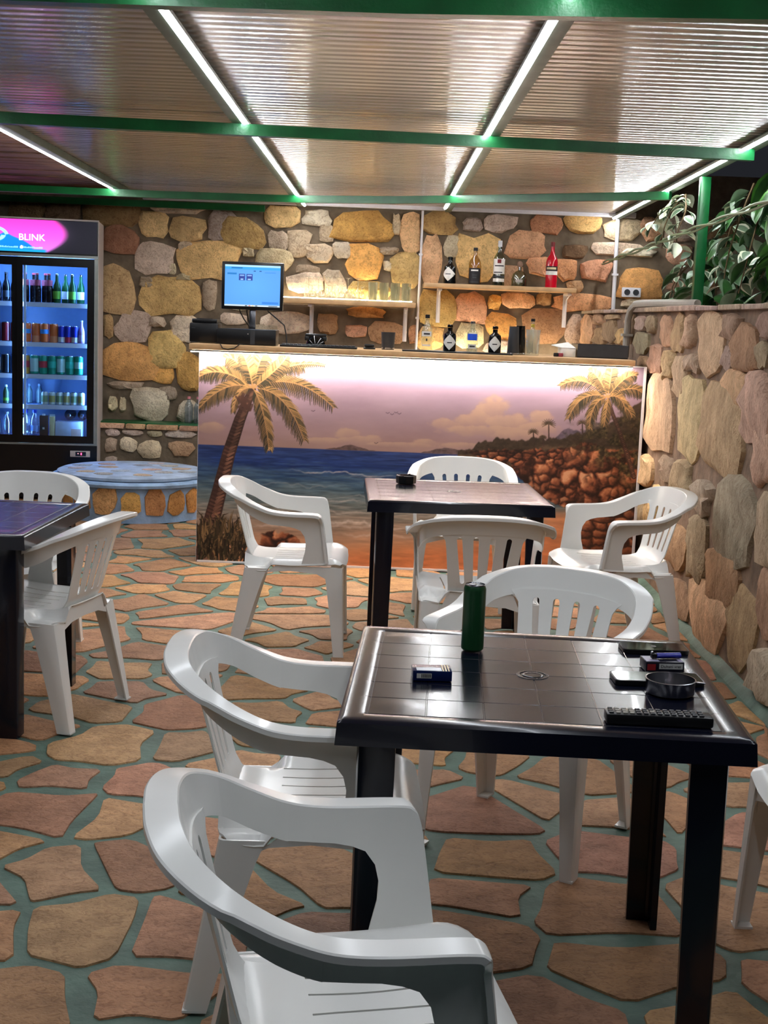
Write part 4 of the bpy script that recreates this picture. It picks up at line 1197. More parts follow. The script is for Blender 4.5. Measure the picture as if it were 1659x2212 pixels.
# ------------------------------------------------------------------ bottles
def patch(r, z0, z1, a0, a1, seg=10, diamond=False):
    """label wrapped round a bottle, facing -y at angle -90 degrees"""
    v = []; f = []
    if diamond:
        rows = 9
        for i in range(rows):
            t = i / (rows - 1); hwid = 1 - abs(2 * t - 1)
            for k in range(seg + 1):
                a = (a0 + a1) / 2 + (a1 - a0) / 2 * hwid * (2 * k / seg - 1)
                v.append((r * math.cos(a), r * math.sin(a), z0 + (z1 - z0) * t))
    else:
        rows = 2
        for z in (z0, z1):
            for k in range(seg + 1):
                a = a0 + (a1 - a0) * k / seg; v.append((r * math.cos(a), r * math.sin(a), z))
    for i in range(rows - 1):
        for k in range(seg):
            o = i * (seg + 1) + k; f.append((o, o + 1, o + seg + 2, o + seg + 1))
    return mesh('label', v, f, 60)
D = math.radians
M['bottle_black'] = mat('black_bottle_glass', (10, 11, 12), rough=0.12, var=0.1)
M['red_liquor'] = mat('red_liqueur', (190, 18, 40), rough=0.1, var=0.08, spec=.6)
M['cork'] = mat('cork_stopper', (150, 120, 100), rough=0.7, var=0.15)
M['cap_red'] = mat('dark_red_cap', (120, 22, 28), rough=0.4)
M['blue_label'] = mat('blue_label', (42, 92, 225), rough=0.5)
def apothecary(x, y, z, label, group=None):
    e = empty('gin_bottle', (x, y, z), label, 'bottle', group)
    obj('body', MB().lathe([(.034, 0), (.0375, .004), (.0375, .088), (.034, .102), (.02, .112), (.0145, .118), (.0145, .138)], 24), M['bottle_black'], e)
    obj('stopper', MB().lathe([(.017, .139), (.017, .152), (.012, .156)], 16), M['bottle_black'], e)
    obj('diamond_label', patch(.0382, .006, .098, D(-165), D(-25), 10, True), M['paper_white'], e)
    obj('label_print', patch(.0386, .047, .053, D(-115), D(-72), 6), M['paper_dark'], e)
def tall(name, x, y, z, label, prof, m, cap, capm, labels, cat='bottle', group=None, n=24, rotz=0):
    e = empty(name, (x, y, z), label, cat, group, rotz)
    obj('body', MB().lathe(prof, n), m, e)
    if cap: obj('cap', MB().lathe(cap, 16), capm, e)
    for (r_, z0, z1, a0, a1, lm, nm) in labels: obj(nm, patch(r_, z0, z1, D(a0), D(a1)), lm, e)
    return e
GB = 'bottles standing on the bar'
tall('gin_bottle', .218, 8.02, ZB, 'slim clear bottle with black cap, leftmost of the bottles on the bar', [(.030, 0), (.034, .004), (.034, .11), (.030, .135), (.015, .165), (.012, .18), (.012, .196)], M['glass_bottle'],
     [(.014, .1965), (.014, .216), (.012, .218)], M['black_plastic'], [(.0345, .088, .118, -150, -40, M['paper_white'], 'front_label'), (.0345, .03, .04, -140, -50, M['paper_white'], 'front_label'), (.0349, .098, .108, -125, -60, M['paper_dark'], 'label_print'), (.0349, .06, .075, -100, -85, M['paper_dark'], 'label_print')], group=GB)
apothecary(.350, 7.86, ZB + .0085, 'black apothecary bottle with white diamond label on the bar, beside the blue-labelled bottle', GB)
tall('vodka_bottle', .486, 7.90, ZB + .0085, 'clear bottle with a round blue label between two black bottles', [(.028, 0), (.033, .004), (.034, .09), (.030, .115), (.014, .132), (.012, .15), (.012, .166)], M['glass_bottle'],
     [(.0135, .1665), (.0135, .178), (.011, .18)], M['steel'], [(.0345, .068, .106, -150, -40, M['blue_label'], 'front_label'), (.0345, .018, .045, -140, -50, M['paper_white'], 'front_label'), (.0349, .107, .113, -130, -60, M['paper_white'], 'front_label'), (.0349, .028, .036, -120, -65, M['paper_dark'], 'label_print')], group=GB)
apothecary(.617, 7.86, ZB + .0085, 'black apothecary bottle with white diamond label on the bar, beside the stacked tumblers', GB)
def tumbler_stack(x, y, r0, r1, h, m, nm, label):
    e = empty(nm, (x, y, ZB + .0085 if y < 7.95 and x < .72 else ZB), label, 'tumbler', 'metal shaker tumblers on the bar')
    obj('cup', MB().lathe([(r0, 0), (r0 + .001, .003), (r1, h), (r1 + .002, h + .002), (r1 - .002, h), (r0 - .002, .01)], 22), m, e)
    obj('base_ring', MB().lathe([(r0 + .001, .001), (r0 + .0025, .002), (r0 + .0025, .008), (r0 + .0015, .009)], 22, capb=False, capt=False), M['steel'], e)
tumbler_stack(.735, 7.94, .036, .028, .165, M['dark_grey'], 'shaker_tin', 'dark grey upturned shaker tin on the bar, left one of the pair')
tumbler_stack(.785, 8.05, .034, .027, .170, M['black_gloss'], 'shaker_tin', 'black upturned shaker tin on the bar, right one of the pair')
tall('carafe_jug', .852, 7.96, ZB, 'clear glass mixing jug with bar spoons inside, right of the shaker tins', [(.034, 0), (.041, .003), (.043, .12), (.045, .152), (.042, .150), (.039, .12), (.036, .01)], M['glass'], None, None, [], 'jug', None)
tall('juice_bottle', .865, 8.12, ZB, 'slim dark bottle with a yellow banded neck behind the glass jug', [(.024, 0), (.027, .003), (.027, .12), (.013, .15), (.011, .20)], M['glass_bottle'], [(.013, .2005), (.013, .216), (.01, .218)], M['black_plastic'], [(.0118, .165, .185, -179, 0, mat('yellow_band', (200, 170, 60)), 'neck_band')], group=GB)
def small_caps():
    for x, c, lb in ((.985, (18, 18, 20), 'small black bottle cap on the bar, left of the cardboard box'), (1.012, (150, 60, 75), 'small pink jar lid on the bar, beside the black cap')):
        e = empty('jar_lid', (x, 7.87, ZB), lb, 'lid', 'small lids on the bar')
        obj('rim', MB().lathe([(.014, 0), (.015, .002), (.015, .02), (.013, .022)], 16), mat('lid_colour', c, rough=.4), e)
        obj('knurl', MB().lathe([(.0152, .004), (.0158, .005), (.0158, .012), (.0152, .013)], 16, capb=False, capt=False), mat('lid_ring', c, rough=.6), e)
small_caps()
def crate():
    e = empty('napkin_box', (1.24, 7.98, ZB), 'open black tray box with a pale cardboard end at the right end of the bar', 'box')
    x0, x1, y0, y1, h = -.13, .17, -.12, .16, .078
    obj('base', MB().box(x0, x1, y0, y1, 0, .006), M['black_plastic'], e)
    obj('front_side', MB().box(x0, x1, y0, y0 + .006, .0061, h), M['dark_grey'], e)
    obj('back_side', MB().box(x0, x1, y1 - .006, y1, .0061, h), M['black_plastic'], e)
    obj('right_side', MB().box(x1 - .006, x1, y0 + .0061, y1 - .0061, .0061, h), M['black_plastic'], e)
    obj('left_side', MB().box(x0, x0 + .006, y0 + .0061, y1 - .0061, .0061, h), M['black_plastic'], e)
    c = empty('cardboard_carton', (1.045, 7.93, ZB), 'pale cardboard carton leaning beside the black tray box on the bar', 'box', rotz=.05)
    obj('carton_body', MB().box(-.03, .055, -.05, .08, 0, .05, .002), M['paper_white'], c)
    s = MB(); s.loft([[(-.03, -.05, .0505), (.055, -.05, .0505), (.055, -.05, .054), (-.03, -.05, .054)], [(-.07, .08, .062), (.03, .08, .082), (.03, .08, .086), (-.07, .08, .066)]])
    obj('carton_flap', s, M['paper_white'], c)
crate()

# ================================================================== WALL SHELVES, GLASSES, BOTTLES
def shelf(x0, x1, z0, z1, label, brs):
    e = empty('wall_shelf', ((x0 + x1) / 2, 10.66, z0), label, 'shelf', 'wooden wall shelves')
    T = Matrix.Translation((-(x0 + x1) / 2, -10.66, -z0))
    obj('board', MB().box(x0, x1, 10.34, 10.655, z0, z1, .003, M=T), M['wood'], e)
    for bx in brs:
        s = MB()
        s.box(bx - .016, bx + .016, 10.642, 10.660, z0 - .27, z0 - .002, .002, M=T)
        s.box(bx - .016, bx + .016, 10.40, 10.6415, z0 - .022, z0 - .002, .002, M=T)
        s.loft([[T @ Vector((bx - .004, 10.42, z0 - .023)), T @ Vector((bx + .004, 10.42, z0 - .023)), T @ Vector((bx + .004, 10.40, z0 - .023)), T @ Vector((bx - .004, 10.40, z0 - .023))],
                [T @ Vector((bx - .004, 10.56, z0 - .05)), T @ Vector((bx + .004, 10.56, z0 - .05)), T @ Vector((bx + .004, 10.545, z0 - .05)), T @ Vector((bx - .004, 10.545, z0 - .05))],
                [T @ Vector((bx - .004, 10.641, z0 - .19)), T @ Vector((bx + .004, 10.641, z0 - .19)), T @ Vector((bx + .004, 10.641, z0 - .22)), T @ Vector((bx - .004, 10.641, z0 - .22))]])
        obj('bracket', s, M['white_paint'], e)
    return e
shelf(-.93, .185, 1.578, 1.613, 'light wood wall shelf holding upturned glasses, right of the monitor', (-.64, .11))
shelf(.24, 1.425, 1.738, 1.772, 'light wood wall shelf holding five spirit bottles', (.37, 1.38))
led('light_strip', (-.90, 10.635), (.16, 10.635), 1.614, .012, .008, M['led_shelf'], 'warm light strip at the back of the glass shelf', 2, 'light strips of the bar')
ORD = ['first', 'second', 'third', 'fourth', 'fifth', 'sixth', 'seventh', 'eighth', 'ninth', 'tenth']
# wine glasses standing upside down, in two rows; tumblers at the right
ZS = 1.6135
wine = MB().lathe([(.036, 0), (.0375, .02), (.037, .05), (.026, .078), (.006, .09), (.0035, .10), (.0035, .165), (.01, .172), (.033, .176), (.033, .178), (.001, .179)], 14, capb=False).me('wine')
tumb = MB().lathe([(.034, 0), (.036, .03), (.037, .15), (.035, .15), (.033, .01), (.001, .009)], 14, capb=False, capt=False).me('tumbler')
stem_low = MB().lathe([(.034, 0), (.036, .018), (.034, .045), (.022, .062), (.005, .07), (.0035, .078), (.0035, .10), (.01, .105), (.031, .108), (.031, .110), (.001, .111)], 14, capb=False).me('wine_low')
for m_ in (wine, tumb, stem_low): m_.materials.append(M['glass'])
k = 0
for row, (yy, dx, me, nm) in enumerate(((10.56, 0, wine, 'wine_glass'), (10.46, .035, stem_low, 'wine_glass'))):
    for i in range(7):
        x = -.665 + dx + i * .078
        if x > -.215: continue
        obj(nm, me, None, loc=(x, yy, ZS), label=ORD[i] + (' tall upturned wine glass from the monitor, back row of the lit shelf' if row == 0 else ' short upturned wine glass from the monitor, front row of the lit shelf'), cat='glass', group='upturned wine glasses, ' + ('back row' if row == 0 else 'front row'))
for yy in (10.57, 10.47):
    for i in range(4):
        obj('glass_tumbler', tumb, None, loc=(-.155 + i * .088, yy, ZS), label=ORD[i] + ' straight clear tumbler from the left, ' + ('back' if yy > 10.5 else 'front') + ' row at the shelf end', cat='glass', group='tumblers at the right end of the glass shelf')
# spirit bottles on the right shelf
ZR = 1.7725; GS = 'spirit bottles on the wall shelf'
e = empty('gin_bottle', (.443, 10.45, ZR), 'squat black bottle with white diamond label, leftmost on the wall shelf', 'bottle', GS)
obj('body', MB().lathe([(.045, 0), (.05, .005), (.05, .115), (.045, .135), (.025, .15), (.019, .16), (.019, .186)], 24), M['bottle_black'], e)
obj('stopper', MB().lathe([(.022, .187), (.022, .203), (.016, .208)], 16), M['bottle_black'], e)
obj('diamond_label', patch(.0507, .02, .13, D(-178), D(-38), 10, True), M['paper_white'], e)
obj('label_print', patch(.0511, .072, .078, D(-135), D(-85), 6), M['paper_dark'], e)
M['pale_liquor'] = clear_glass('pale_spirit_bottle', (225, 205, 150), .12)
M['grey_liquor'] = clear_glass('grey_spirit_bottle', (190, 205, 190), .18)
tall('whiskey_bottle', .637, 10.46, ZR, 'clear square shouldered bottle with a black label on the wall shelf', [(.045, 0), (.048, .004), (.048, .15), (.042, .185), (.018, .22), (.015, .23), (.015, .262)], M['pale_liquor'], [(.017, .2625), (.017, .284), (.014, .286)], M['black_plastic'],
     [(.0486, .008, .128, -158, -30, M['paper_dark'], 'front_label'), (.049, .105, .116, -130, -60, M['paper_white'], 'label_print'), (.049, .07, .078, -115, -72, M['dark_grey'], 'label_print'), (.049, .05, .062, -112, -75, M['dark_grey'], 'label_print'), (.049, .018, .024, -140, -50, M['dark_grey'], 'label_print')], group=GS)
e = tall('rum_bottle', .826, 10.46, ZR, 'tall bottle with white label, white cap and dark round emblem on the wall shelf', [(.043, 0), (.046, .004), (.046, .20), (.038, .225), (.016, .262), (.0145, .29), (.0145, .30)], M['grey_liquor'], [(.0165, .3005), (.0165, .345), (.014, .347)], M['white_paint'],
     [(.0466, .03, .055, -165, -25, M['paper_white'], 'front_label'), (.0466, .09, .205, -165, -25, M['paper_white'], 'front_label'), (.047, .062, .078, -165, -25, M['dark_grey'], 'front_label'), (.047, .148, .157, -140, -45, M['paper_dark'], 'label_print'), (.047, .098, .106, -150, -60, M['paper_dark'], 'label_print')], group=GS)
obj('emblem', patch(.0472, .172, .202, D(-112), D(-76), 8), M['cap_red'], e)
tall('tequila_bottle', .988, 10.46, ZR, 'squat clear decanter bottle with a round stopper on the wall shelf', [(.055, 0), (.06, .005), (.06, .06), (.052, .095), (.03, .115), (.014, .122), (.013, .15)], M['grey_liquor'], [(.014, .1505), (.021, .158), (.0235, .172), (.018, .188), (.006, .195)], M['cork'],
     [(.0608, .03, .052, -120, -70, M['grey_pvc'], 'front_label')], group=GS)
e = tall('liqueur_bottle', 1.237, 10.46, ZR, 'tall red liqueur bottle, rightmost on the wall shelf', [(.043, 0), (.046, .004), (.046, .20), (.04, .225), (.02, .255), (.015, .285), (.0145, .315)], M['red_liquor'], [(.0165, .3155), (.0165, .35), (.014, .352)], M['cap_red'],
     [(.0466, .128, .165, -165, -20, M['paper_dark'], 'front_label'), (.0466, .098, .1275, -165, -20, M['paper_white'], 'front_label'), (.047, .140, .156, -150, -50, mat('cream_print', (220, 205, 160)), 'label_print')], group=GS)
# light strip low on the wall behind the bar, on a narrow back counter
e = empty('back_counter', (.0, 10.5, 0), 'narrow wooden back counter along the wall behind the bar', 'counter')
obj('worktop', MB().box(-1.0, 1.46, -.25, .17, 1.10, 1.13, .003), M['wood'], e)
obj('cabinet_body', MB().box(-.98, 1.44, -.22, .17, 0, 1.099), M['white_paint'], e)
led('light_strip', (.23, 10.60), (1.40, 10.60), 1.131, .016, .010, M['led_back'], 'warm light strip on the back counter behind the bar bottles', 2, 'light strips of the bar')

# ------------------------------------------------------------------ conduits, socket, pipe
def pipe(name, pts, r, m, label, cat, clips=None):
    e = empty(name, pts[0], label, cat)
    o = Vector(pts[0])
    obj('tube', MB().tube([Vector(p) - o for p in pts], r, 10), m, e)
    for c in (clips or []):
        c = Vector(c) - o; obj('clip', MB().box(c.x - r * 1.5, c.x + r * 1.5, c.y - r * 1.5, c.y + r * 1.5, c.z - .008, c.z + .008), m, e)
pipe('wall_conduit', [(.205, 10.66, 1.135), (.212, 10.66, 1.7), (.216, 10.66, 2.34)], .010, M['white_paint'], 'white conduit running down the wall between the two shelves', 'conduit', [(.207, 10.66, 1.5), (.213, 10.66, 2.0)])
pipe('wall_conduit', [(1.765, 10.64, 1.607), (1.762, 10.64, 2.0), (1.76, 10.64, 2.34)], .016, M['white_paint'], 'white vertical conduit rising from the side wall to the roof edge', 'conduit', [(1.763, 10.64, 1.9)])
pipe('bent_pipe', [(1.50, 8.46, 1.302), (1.498, 8.44, 1.42), (1.497, 8.42, 1.54), (1.499, 8.36, 1.600), (1.505, 8.24, 1.632), (1.52, 8.05, 1.634), (1.56, 7.6, 1.632), (1.66, 7.25, 1.63)], .022, M['grey_pvc'], 'grey bent pipe climbing over the side wall beside the bar', 'pipe', [(1.498, 8.44, 1.44)])
def socket():
    e = empty('wall_socket', (1.90, 10.645, 1.765), 'white double power socket on the wall above the side wall', 'socket')
    obj('plate', MB().box(-.075, .075, -.03, .0, -.038, .038, .006), M['white_paint'], e)
    for x in (-.035, .035):
        s = MB().lathe([(.024, 0), (.024, .004), (.018, .004), (.016, -.006), (.001, -.006)], 18, Matrix.Translation((x, -.0305, 0)) @ Matrix.Rotation(PI / 2, 4, 'X'))
        o = obj('outlet', s, M['dark_grey'], e)
socket()
# twisted double rail and green post at the roof edge
def rail():
    e = empty('twisted_rail', (1.63, 5.6, 2.06), 'thin twisted green double rod running from the post to the back wall', 'rail')
    for ph in (0, PI):
        pts = []
        for k in range(121):
            t = k / 120; a = ph + t * 26
            pts.append((t * .03 + .006 * math.sin(a), 5.02 * t, -.075 * t + .011 * math.cos(a)))
        obj('rod', MB().tube(pts, .007, 6), mat('rail_paint', (96, 112, 78), rough=.5), e)
rail()
e = empty('roof_post', (1.70, 7.45, 1.607), 'green square steel post standing on the side wall among the plants', 'post')
obj('shaft', MB().box(-.027, .027, -.027, .027, .008, .715, .002), M['green_paint'], e)
obj('foot_plate', MB().box(-.045, .045, -.045, .045, 0, .0075), M['green_paint'], e)

# ================================================================== PLANTS OVER THE SIDE WALL
def leaf_mesh(L, W, fold, curl, white=0.0):
    """leaf along +x with a folded midrib; second material slot on the rim for variegated leaves"""
    n = 7; V = []; F = []; mats = []
    prof = [0.02, .5, .85, 1, .9, .55, .02]
    for i in range(n):
        t = i / (n - 1); w = W / 2 * prof[i]; z = -curl * t * t
        for s in (-1, -.62, 0, .62, 1): V.append((L * t, s * w, z + fold * abs(s) * w))
    for i in range(n - 1):
        for k in range(4):
            a = i * 5 + k; F.append((a, a + 5, a + 6, a + 1)); mats.append(1 if k in (0, 3) else 0)
    me = mesh('leaf', V, F, 60)
    return me, mats
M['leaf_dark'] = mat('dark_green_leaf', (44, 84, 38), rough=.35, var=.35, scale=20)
M['leaf_mid'] = mat('mid_green_leaf', (72, 128, 50), rough=.3, var=.3, scale=20)
M['leaf_white'] = mat('cream_leaf_rim', (208, 214, 188), rough=.4, var=.15, scale=20)
M['leaf_grey'] = mat('grey_green_leaf', (104, 128, 100), rough=.4, var=.3, scale=20)
M['stem'] = mat('brown_stem', (92, 74, 48), rough=.8, var=.3)
def leafset(spec):
    out = []
    for L, W, fo, cu, inner, rim in spec:
        me, mats = leaf_mesh(L, W, fo, cu)
        me.materials.append(inner); me.materials.append(rim)
        me.polygons.foreach_set('material_index', mats); out.append(me)
    return out
LW = leafset([(.09, .06, .3, .03, M['leaf_grey'], M['leaf_white']), (.11, .07, .25, .05, M['leaf_white'], M['leaf_white']), (.08, .05, .35, .02, M['leaf_grey'], M['leaf_white'])])
LD = leafset([(.10, .065, .3, .04, M['leaf_grey'], M['leaf_grey']), (.12, .075, .25, .06, M['leaf_dark'], M['leaf_grey']), (.09, .06, .3, .03, M['leaf_grey'], M['leaf_white'])])
LG = leafset([(.20, .085, .3, .10, M['leaf_mid'], M['leaf_mid']), (.17, .08, .25, .07, M['leaf_mid'], M['leaf_dark']), (.22, .09, .2, .13, M['leaf_dark'], M['leaf_mid'])])
def vine(name, base, paths, leaves, per, label, group, seed, sc=1.0, droop=.6):
    rg = random.Random(seed)
    e = empty(name, base, label, 'plant', group)
    for P in paths:
        P = [Vector(p) - Vector(base) for p in P]
        pts = catmull(P, 5)
        obj('stem', MB().tube(pts, [.006 - .003 * i / len(pts) for i in range(len(pts))], 5), M['stem'], e)
        n = per
        for k in range(n):
            t = (k + rg.random()) / n * (len(pts) - 1); i = min(int(t), len(pts) - 2)
            p = pts[i].lerp(pts[i + 1], t - i)
            a = rg.uniform(-PI, PI); el = rg.uniform(-.3, 1.0) * droop + .1
            s = sc * rg.uniform(.75, 1.2)
            obj('leaf', rg.choice(leaves), None, e, loc=p + Vector((math.cos(a), math.sin(a), 0)) * .01, rot=(rg.uniform(-.6, .6), el, a)).scale = (s, s, s)
    return e
vine('hanging_vine', (1.76, 8.2, 2.30), [[(1.76, 8.2, 2.30), (1.70, 8.25, 2.22), (1.66, 8.3, 2.10), (1.66, 8.32, 1.98)], [(1.76, 8.2, 2.30), (1.72, 8.0, 2.18), (1.68, 8.0, 2.05), (1.70, 8.05, 1.95)], [(1.76, 8.2, 2.30), (1.66, 8.45, 2.20), (1.62, 8.5, 2.12)]], LW, 16,
     'cream and green variegated vine hanging below the lit roof edge', 'plants above the side wall', 2, .95)
vine('hanging_vine', (1.85, 7.0, 2.25), [[(1.85, 7.0, 2.25), (1.80, 7.0, 2.1), (1.76, 7.05, 1.9), (1.74, 7.05, 1.72)], [(1.88, 6.8, 2.2), (1.82, 6.75, 2.05), (1.78, 6.75, 1.85), (1.76, 6.8, 1.68)], [(1.9, 6.6, 2.15), (1.86, 6.55, 1.95), (1.8, 6.55, 1.75)], [(1.84, 7.2, 2.2), (1.8, 7.25, 2.0), (1.78, 7.3, 1.8)]], LD, 18,
     'grey green vine hanging right of the green post', 'plants above the side wall', 3, 1.05)
vine('hanging_vine', (1.80, 8.1, 2.0), [[(1.80, 8.1, 1.95), (1.74, 8.1, 1.85), (1.70, 8.05, 1.72), (1.68, 8.0, 1.63)], [(1.84, 8.3, 1.9), (1.76, 8.35, 1.78), (1.72, 8.3, 1.66)], [(1.8, 7.8, 1.85), (1.76, 7.75, 1.74), (1.72, 7.7, 1.64)]], LD, 12,
     'small dark vine trailing onto the wall top left of the green post', 'plants above the side wall', 4, .9)
vine('leafy_shrub', (1.82, 6.1, 1.607), [[(1.82, 6.1, 1.607), (1.80, 6.1, 1.8), (1.78, 6.05, 2.0), (1.75, 6.0, 2.2)], [(1.82, 6.1, 1.607), (1.84, 6.2, 1.85), (1.82, 6.25, 2.1), (1.80, 6.3, 2.28)], [(1.82, 6.1, 1.607), (1.80, 5.95, 1.75), (1.78, 5.9, 1.9)], [(1.84, 6.4, 1.61), (1.84, 6.45, 1.9), (1.84, 6.45, 2.15)]], LG, 16,
     'bright green broad leaved shrub at the right edge above the wall', 'plants above the side wall', 5, 1.0, .8)
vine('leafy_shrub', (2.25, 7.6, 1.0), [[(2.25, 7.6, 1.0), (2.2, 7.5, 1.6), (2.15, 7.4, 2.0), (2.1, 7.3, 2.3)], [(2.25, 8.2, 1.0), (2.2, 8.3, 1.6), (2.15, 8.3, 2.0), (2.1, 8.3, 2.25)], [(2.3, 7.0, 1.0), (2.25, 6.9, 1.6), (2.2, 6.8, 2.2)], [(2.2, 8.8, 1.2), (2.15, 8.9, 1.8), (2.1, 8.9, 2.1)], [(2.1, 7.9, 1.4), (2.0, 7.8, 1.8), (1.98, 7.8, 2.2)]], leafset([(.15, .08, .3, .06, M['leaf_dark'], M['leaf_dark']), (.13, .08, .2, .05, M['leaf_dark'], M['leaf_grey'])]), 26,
     'dark shrub in the shade behind the hanging vines', 'plants above the side wall', 6, 1.2, .7)

# ================================================================== ROUND STONE WELL WITH LID
def well():
    rg = random.Random(9)
    cx, cy, R0 = -1.855, 9.61, .55
    e = empty('stone_well', (cx, cy, 0), 'low round stone well with blue painted joints and a flat round lid', 'well')
    obj('drum', MB().lathe([(R0, 0), (R0, .24)], 56), M['blue_grout'], e)
    a = -178.0
    while a < 2:
        w = rg.uniform(14, 21); am = D(a + w / 2); hh = rg.uniform(.15, .19); lo = rg.uniform(.045, .06)
        if rg.random() < .35: hh *= .75; lo = .055
        P = stone_poly(R0 * D(w) * .9, hh * 1.08, rg, 10, 5, .07)
        B = ((-math.sin(am), math.cos(am), 0), (0, 0, 1), (math.cos(am), math.sin(am), 0))
        me = stone_mesh('face_stone', P, .014, rg, B, .02, .8, .25)
        obj('face_stone', me, M['stone_back'], e, loc=(R0 * math.cos(am), R0 * math.sin(am), lo + hh / 2 + .005), color=vary(rg.choice(((230, 180, 112), (236, 190, 122), (222, 166, 102))), rg, .08))
        if hh < .15:
            me = stone_mesh('face_stone', stone_poly(R0 * D(w) * .5, .04, rg, 8, 3, .1), .01, rg, B, .02, .8, .25)
            obj('face_stone', me, M['stone_back'], e, loc=(R0 * math.cos(am), R0 * math.sin(am), .032), color=vary((214, 160, 92), rg, .08))
        a += w
    r = obj('rim', MB().lathe([(R0 + .02, .245), (R0 + .04, .25), (R0 + .045, .27), (R0 + .03, .285), (R0 - .05, .287)], 56), M['blue_grout'], e)
    l = obj('lid', MB().lathe([(R0 - .04, .288), (R0 - .01, .292), (R0 - .006, .312), (R0 - .03, .322), (.001, .324)], 56), mat('lid_grout', (165, 180, 195), rough=.7, var=.25, scale=9, bump=.4, bscale=30), e)
    pts = []
    t = 0
    while t < 600:
        t += 1
        q = (rg.uniform(-.46, .46), rg.uniform(-.46, .46))
        if math.hypot(*q) < .42 and all(math.hypot(q[0] - p[0], q[1] - p[1]) > .17 for p in pts): pts.append(q)
    for x, y in pts:
        me = stone_mesh('lid_stone', stone_poly(.15, .13, rg, 9, 3, .12), .004, rg, ((1, 0, 0), (0, 1, 0), (0, 0, 1)), .004, .85, .2)
        obj('lid_stone', me, M['stone_back'], l, loc=(x, y, .323), color=vary(rg.choice(((206, 178, 150), (170, 176, 180), (190, 184, 172))), rg, .08))
well()
# pack of bottles with pink caps on the ledge, half hidden by the bar
for k, (x, y) in enumerate(((-1.60, 10.58), (-1.525, 10.585), (-1.45, 10.58))):
    tall('water_bottle', x, y, .592, ('leftmost', 'middle', 'rightmost')[k] + ' clear plastic bottle with pink cap on the low ledge by the bar', [(.03, 0), (.034, .005), (.032, .06), (.034, .12), (.030, .15), (.014, .18), (.012, .195)], M['water_bottle'], [(.0145, .1955), (.0145, .212), (.012, .214)], mat('pink_cap', (205, 130, 140)), [], group='bottles on the low ledge', n=16)

# ================================================================== DRINKS FRIDGE
FX, FY, FA = -2.235, 10.13, math.radians(8.0)            # right front edge, turned a little towards the room
def FR(x, y):
    dx, dy = x - FX, y - FY
    return (FX + dx * math.cos(FA) - dy * math.sin(FA), FY + dx * math.sin(FA) + dy * math.cos(FA))
def sign_image(W=230, H=60):
    Y, X = np.mgrid[0:H, 0:W].astype(float); x = X / (W - 1); y = Y / (H - 1)      # x: 0 = 0.81 m left of the right end
    c = lambda *a: np.array(a, float) / 255
    im = np.zeros((H, W, 3)) + c(20, 20, 30)
    ss = lambda a, b, v: np.clip((v - a) / (b - a), 0, 1)
    edge = .70 - .55 * np.clip(np.abs(y - .42), 0, 1) ** 2 * 1.0
    pm = 1 - ss(-.015, .05, x - edge)
    pink = c(255, 60, 190) * (1 - y[..., None]) + c(235, 110, 240) * y[..., None]
    pink = pink * (1 - .0 * x[..., None])
    im = im * (1 - pm[..., None]) + pink * pm[..., None]
    glow = np.exp(-np.clip(x - edge, 0, 1) / .05) * .35 * (1 - pm)
    im += glow[..., None] * c(150, 110, 140)
    # lilac sheen low right, blue wave low left
    sh = ss(.55, 1, y) * ss(.30, .5, x) * pm
    im = im * (1 - .5 * sh[..., None]) + c(214, 130, 240) * .5 * sh[..., None]
    wave = .55 + .42 * ((x - .20) / .26) ** 2 * np.where(x > .20, 1, .6) - .12 * np.exp(-((x - .16) / .06) ** 2)
    bm_ = ss(-.02, .02, y - wave) * (1 - ss(.40, .43, x))
    im = im * (1 - bm_[..., None]) + (c(10, 140, 235) * (1 - .15 * y[..., None])) * bm_[..., None]
    low = ss(.90, .93, y) * (1 - ss(.52, .55, x))
    im = im * (1 - low[..., None]) + c(20, 150, 200) * low[..., None]
    # white eye shaped arcs
    for cxx, cyy, rx, ry, a0, a1, th in ((.07, .56, .115, .28, -165, -15, .085), (.055, .48, .10, .20, 10, 150, .09)):
        u = (x - cxx) / rx; v = (y - cyy) / ry; d = np.abs(np.hypot(u, v) - 1) * ry
        an = np.degrees(np.arctan2(v, u))
        m = (1 - ss(th * .35, th * .55, d)) * ((an > a0) & (an < a1))
        im = im * (1 - m[..., None]) + c(165, 245, 255) * m[..., None]
    # line of tiny print
    r = np.random.RandomState(3)
    for xs, xe in ((.0, .05), (.085, .28), (.335, .50)):
        k = xs
        while k < xe:
            w = r.uniform(.006, .012)
            m = ((x > k) & (x < k + w) & (y > .835 + r.uniform(0, .02)) & (y < .895))
            im[m] = c(150, 235, 255); k += w + .004
    m = np.hypot((x - .072) * 3.2, y - .86) < .045; im[m] = c(120, 225, 255)
    m = np.hypot((x - .315) * 3.2, y - .86) < .05; im[m] = c(215, 250, 255)
    return im
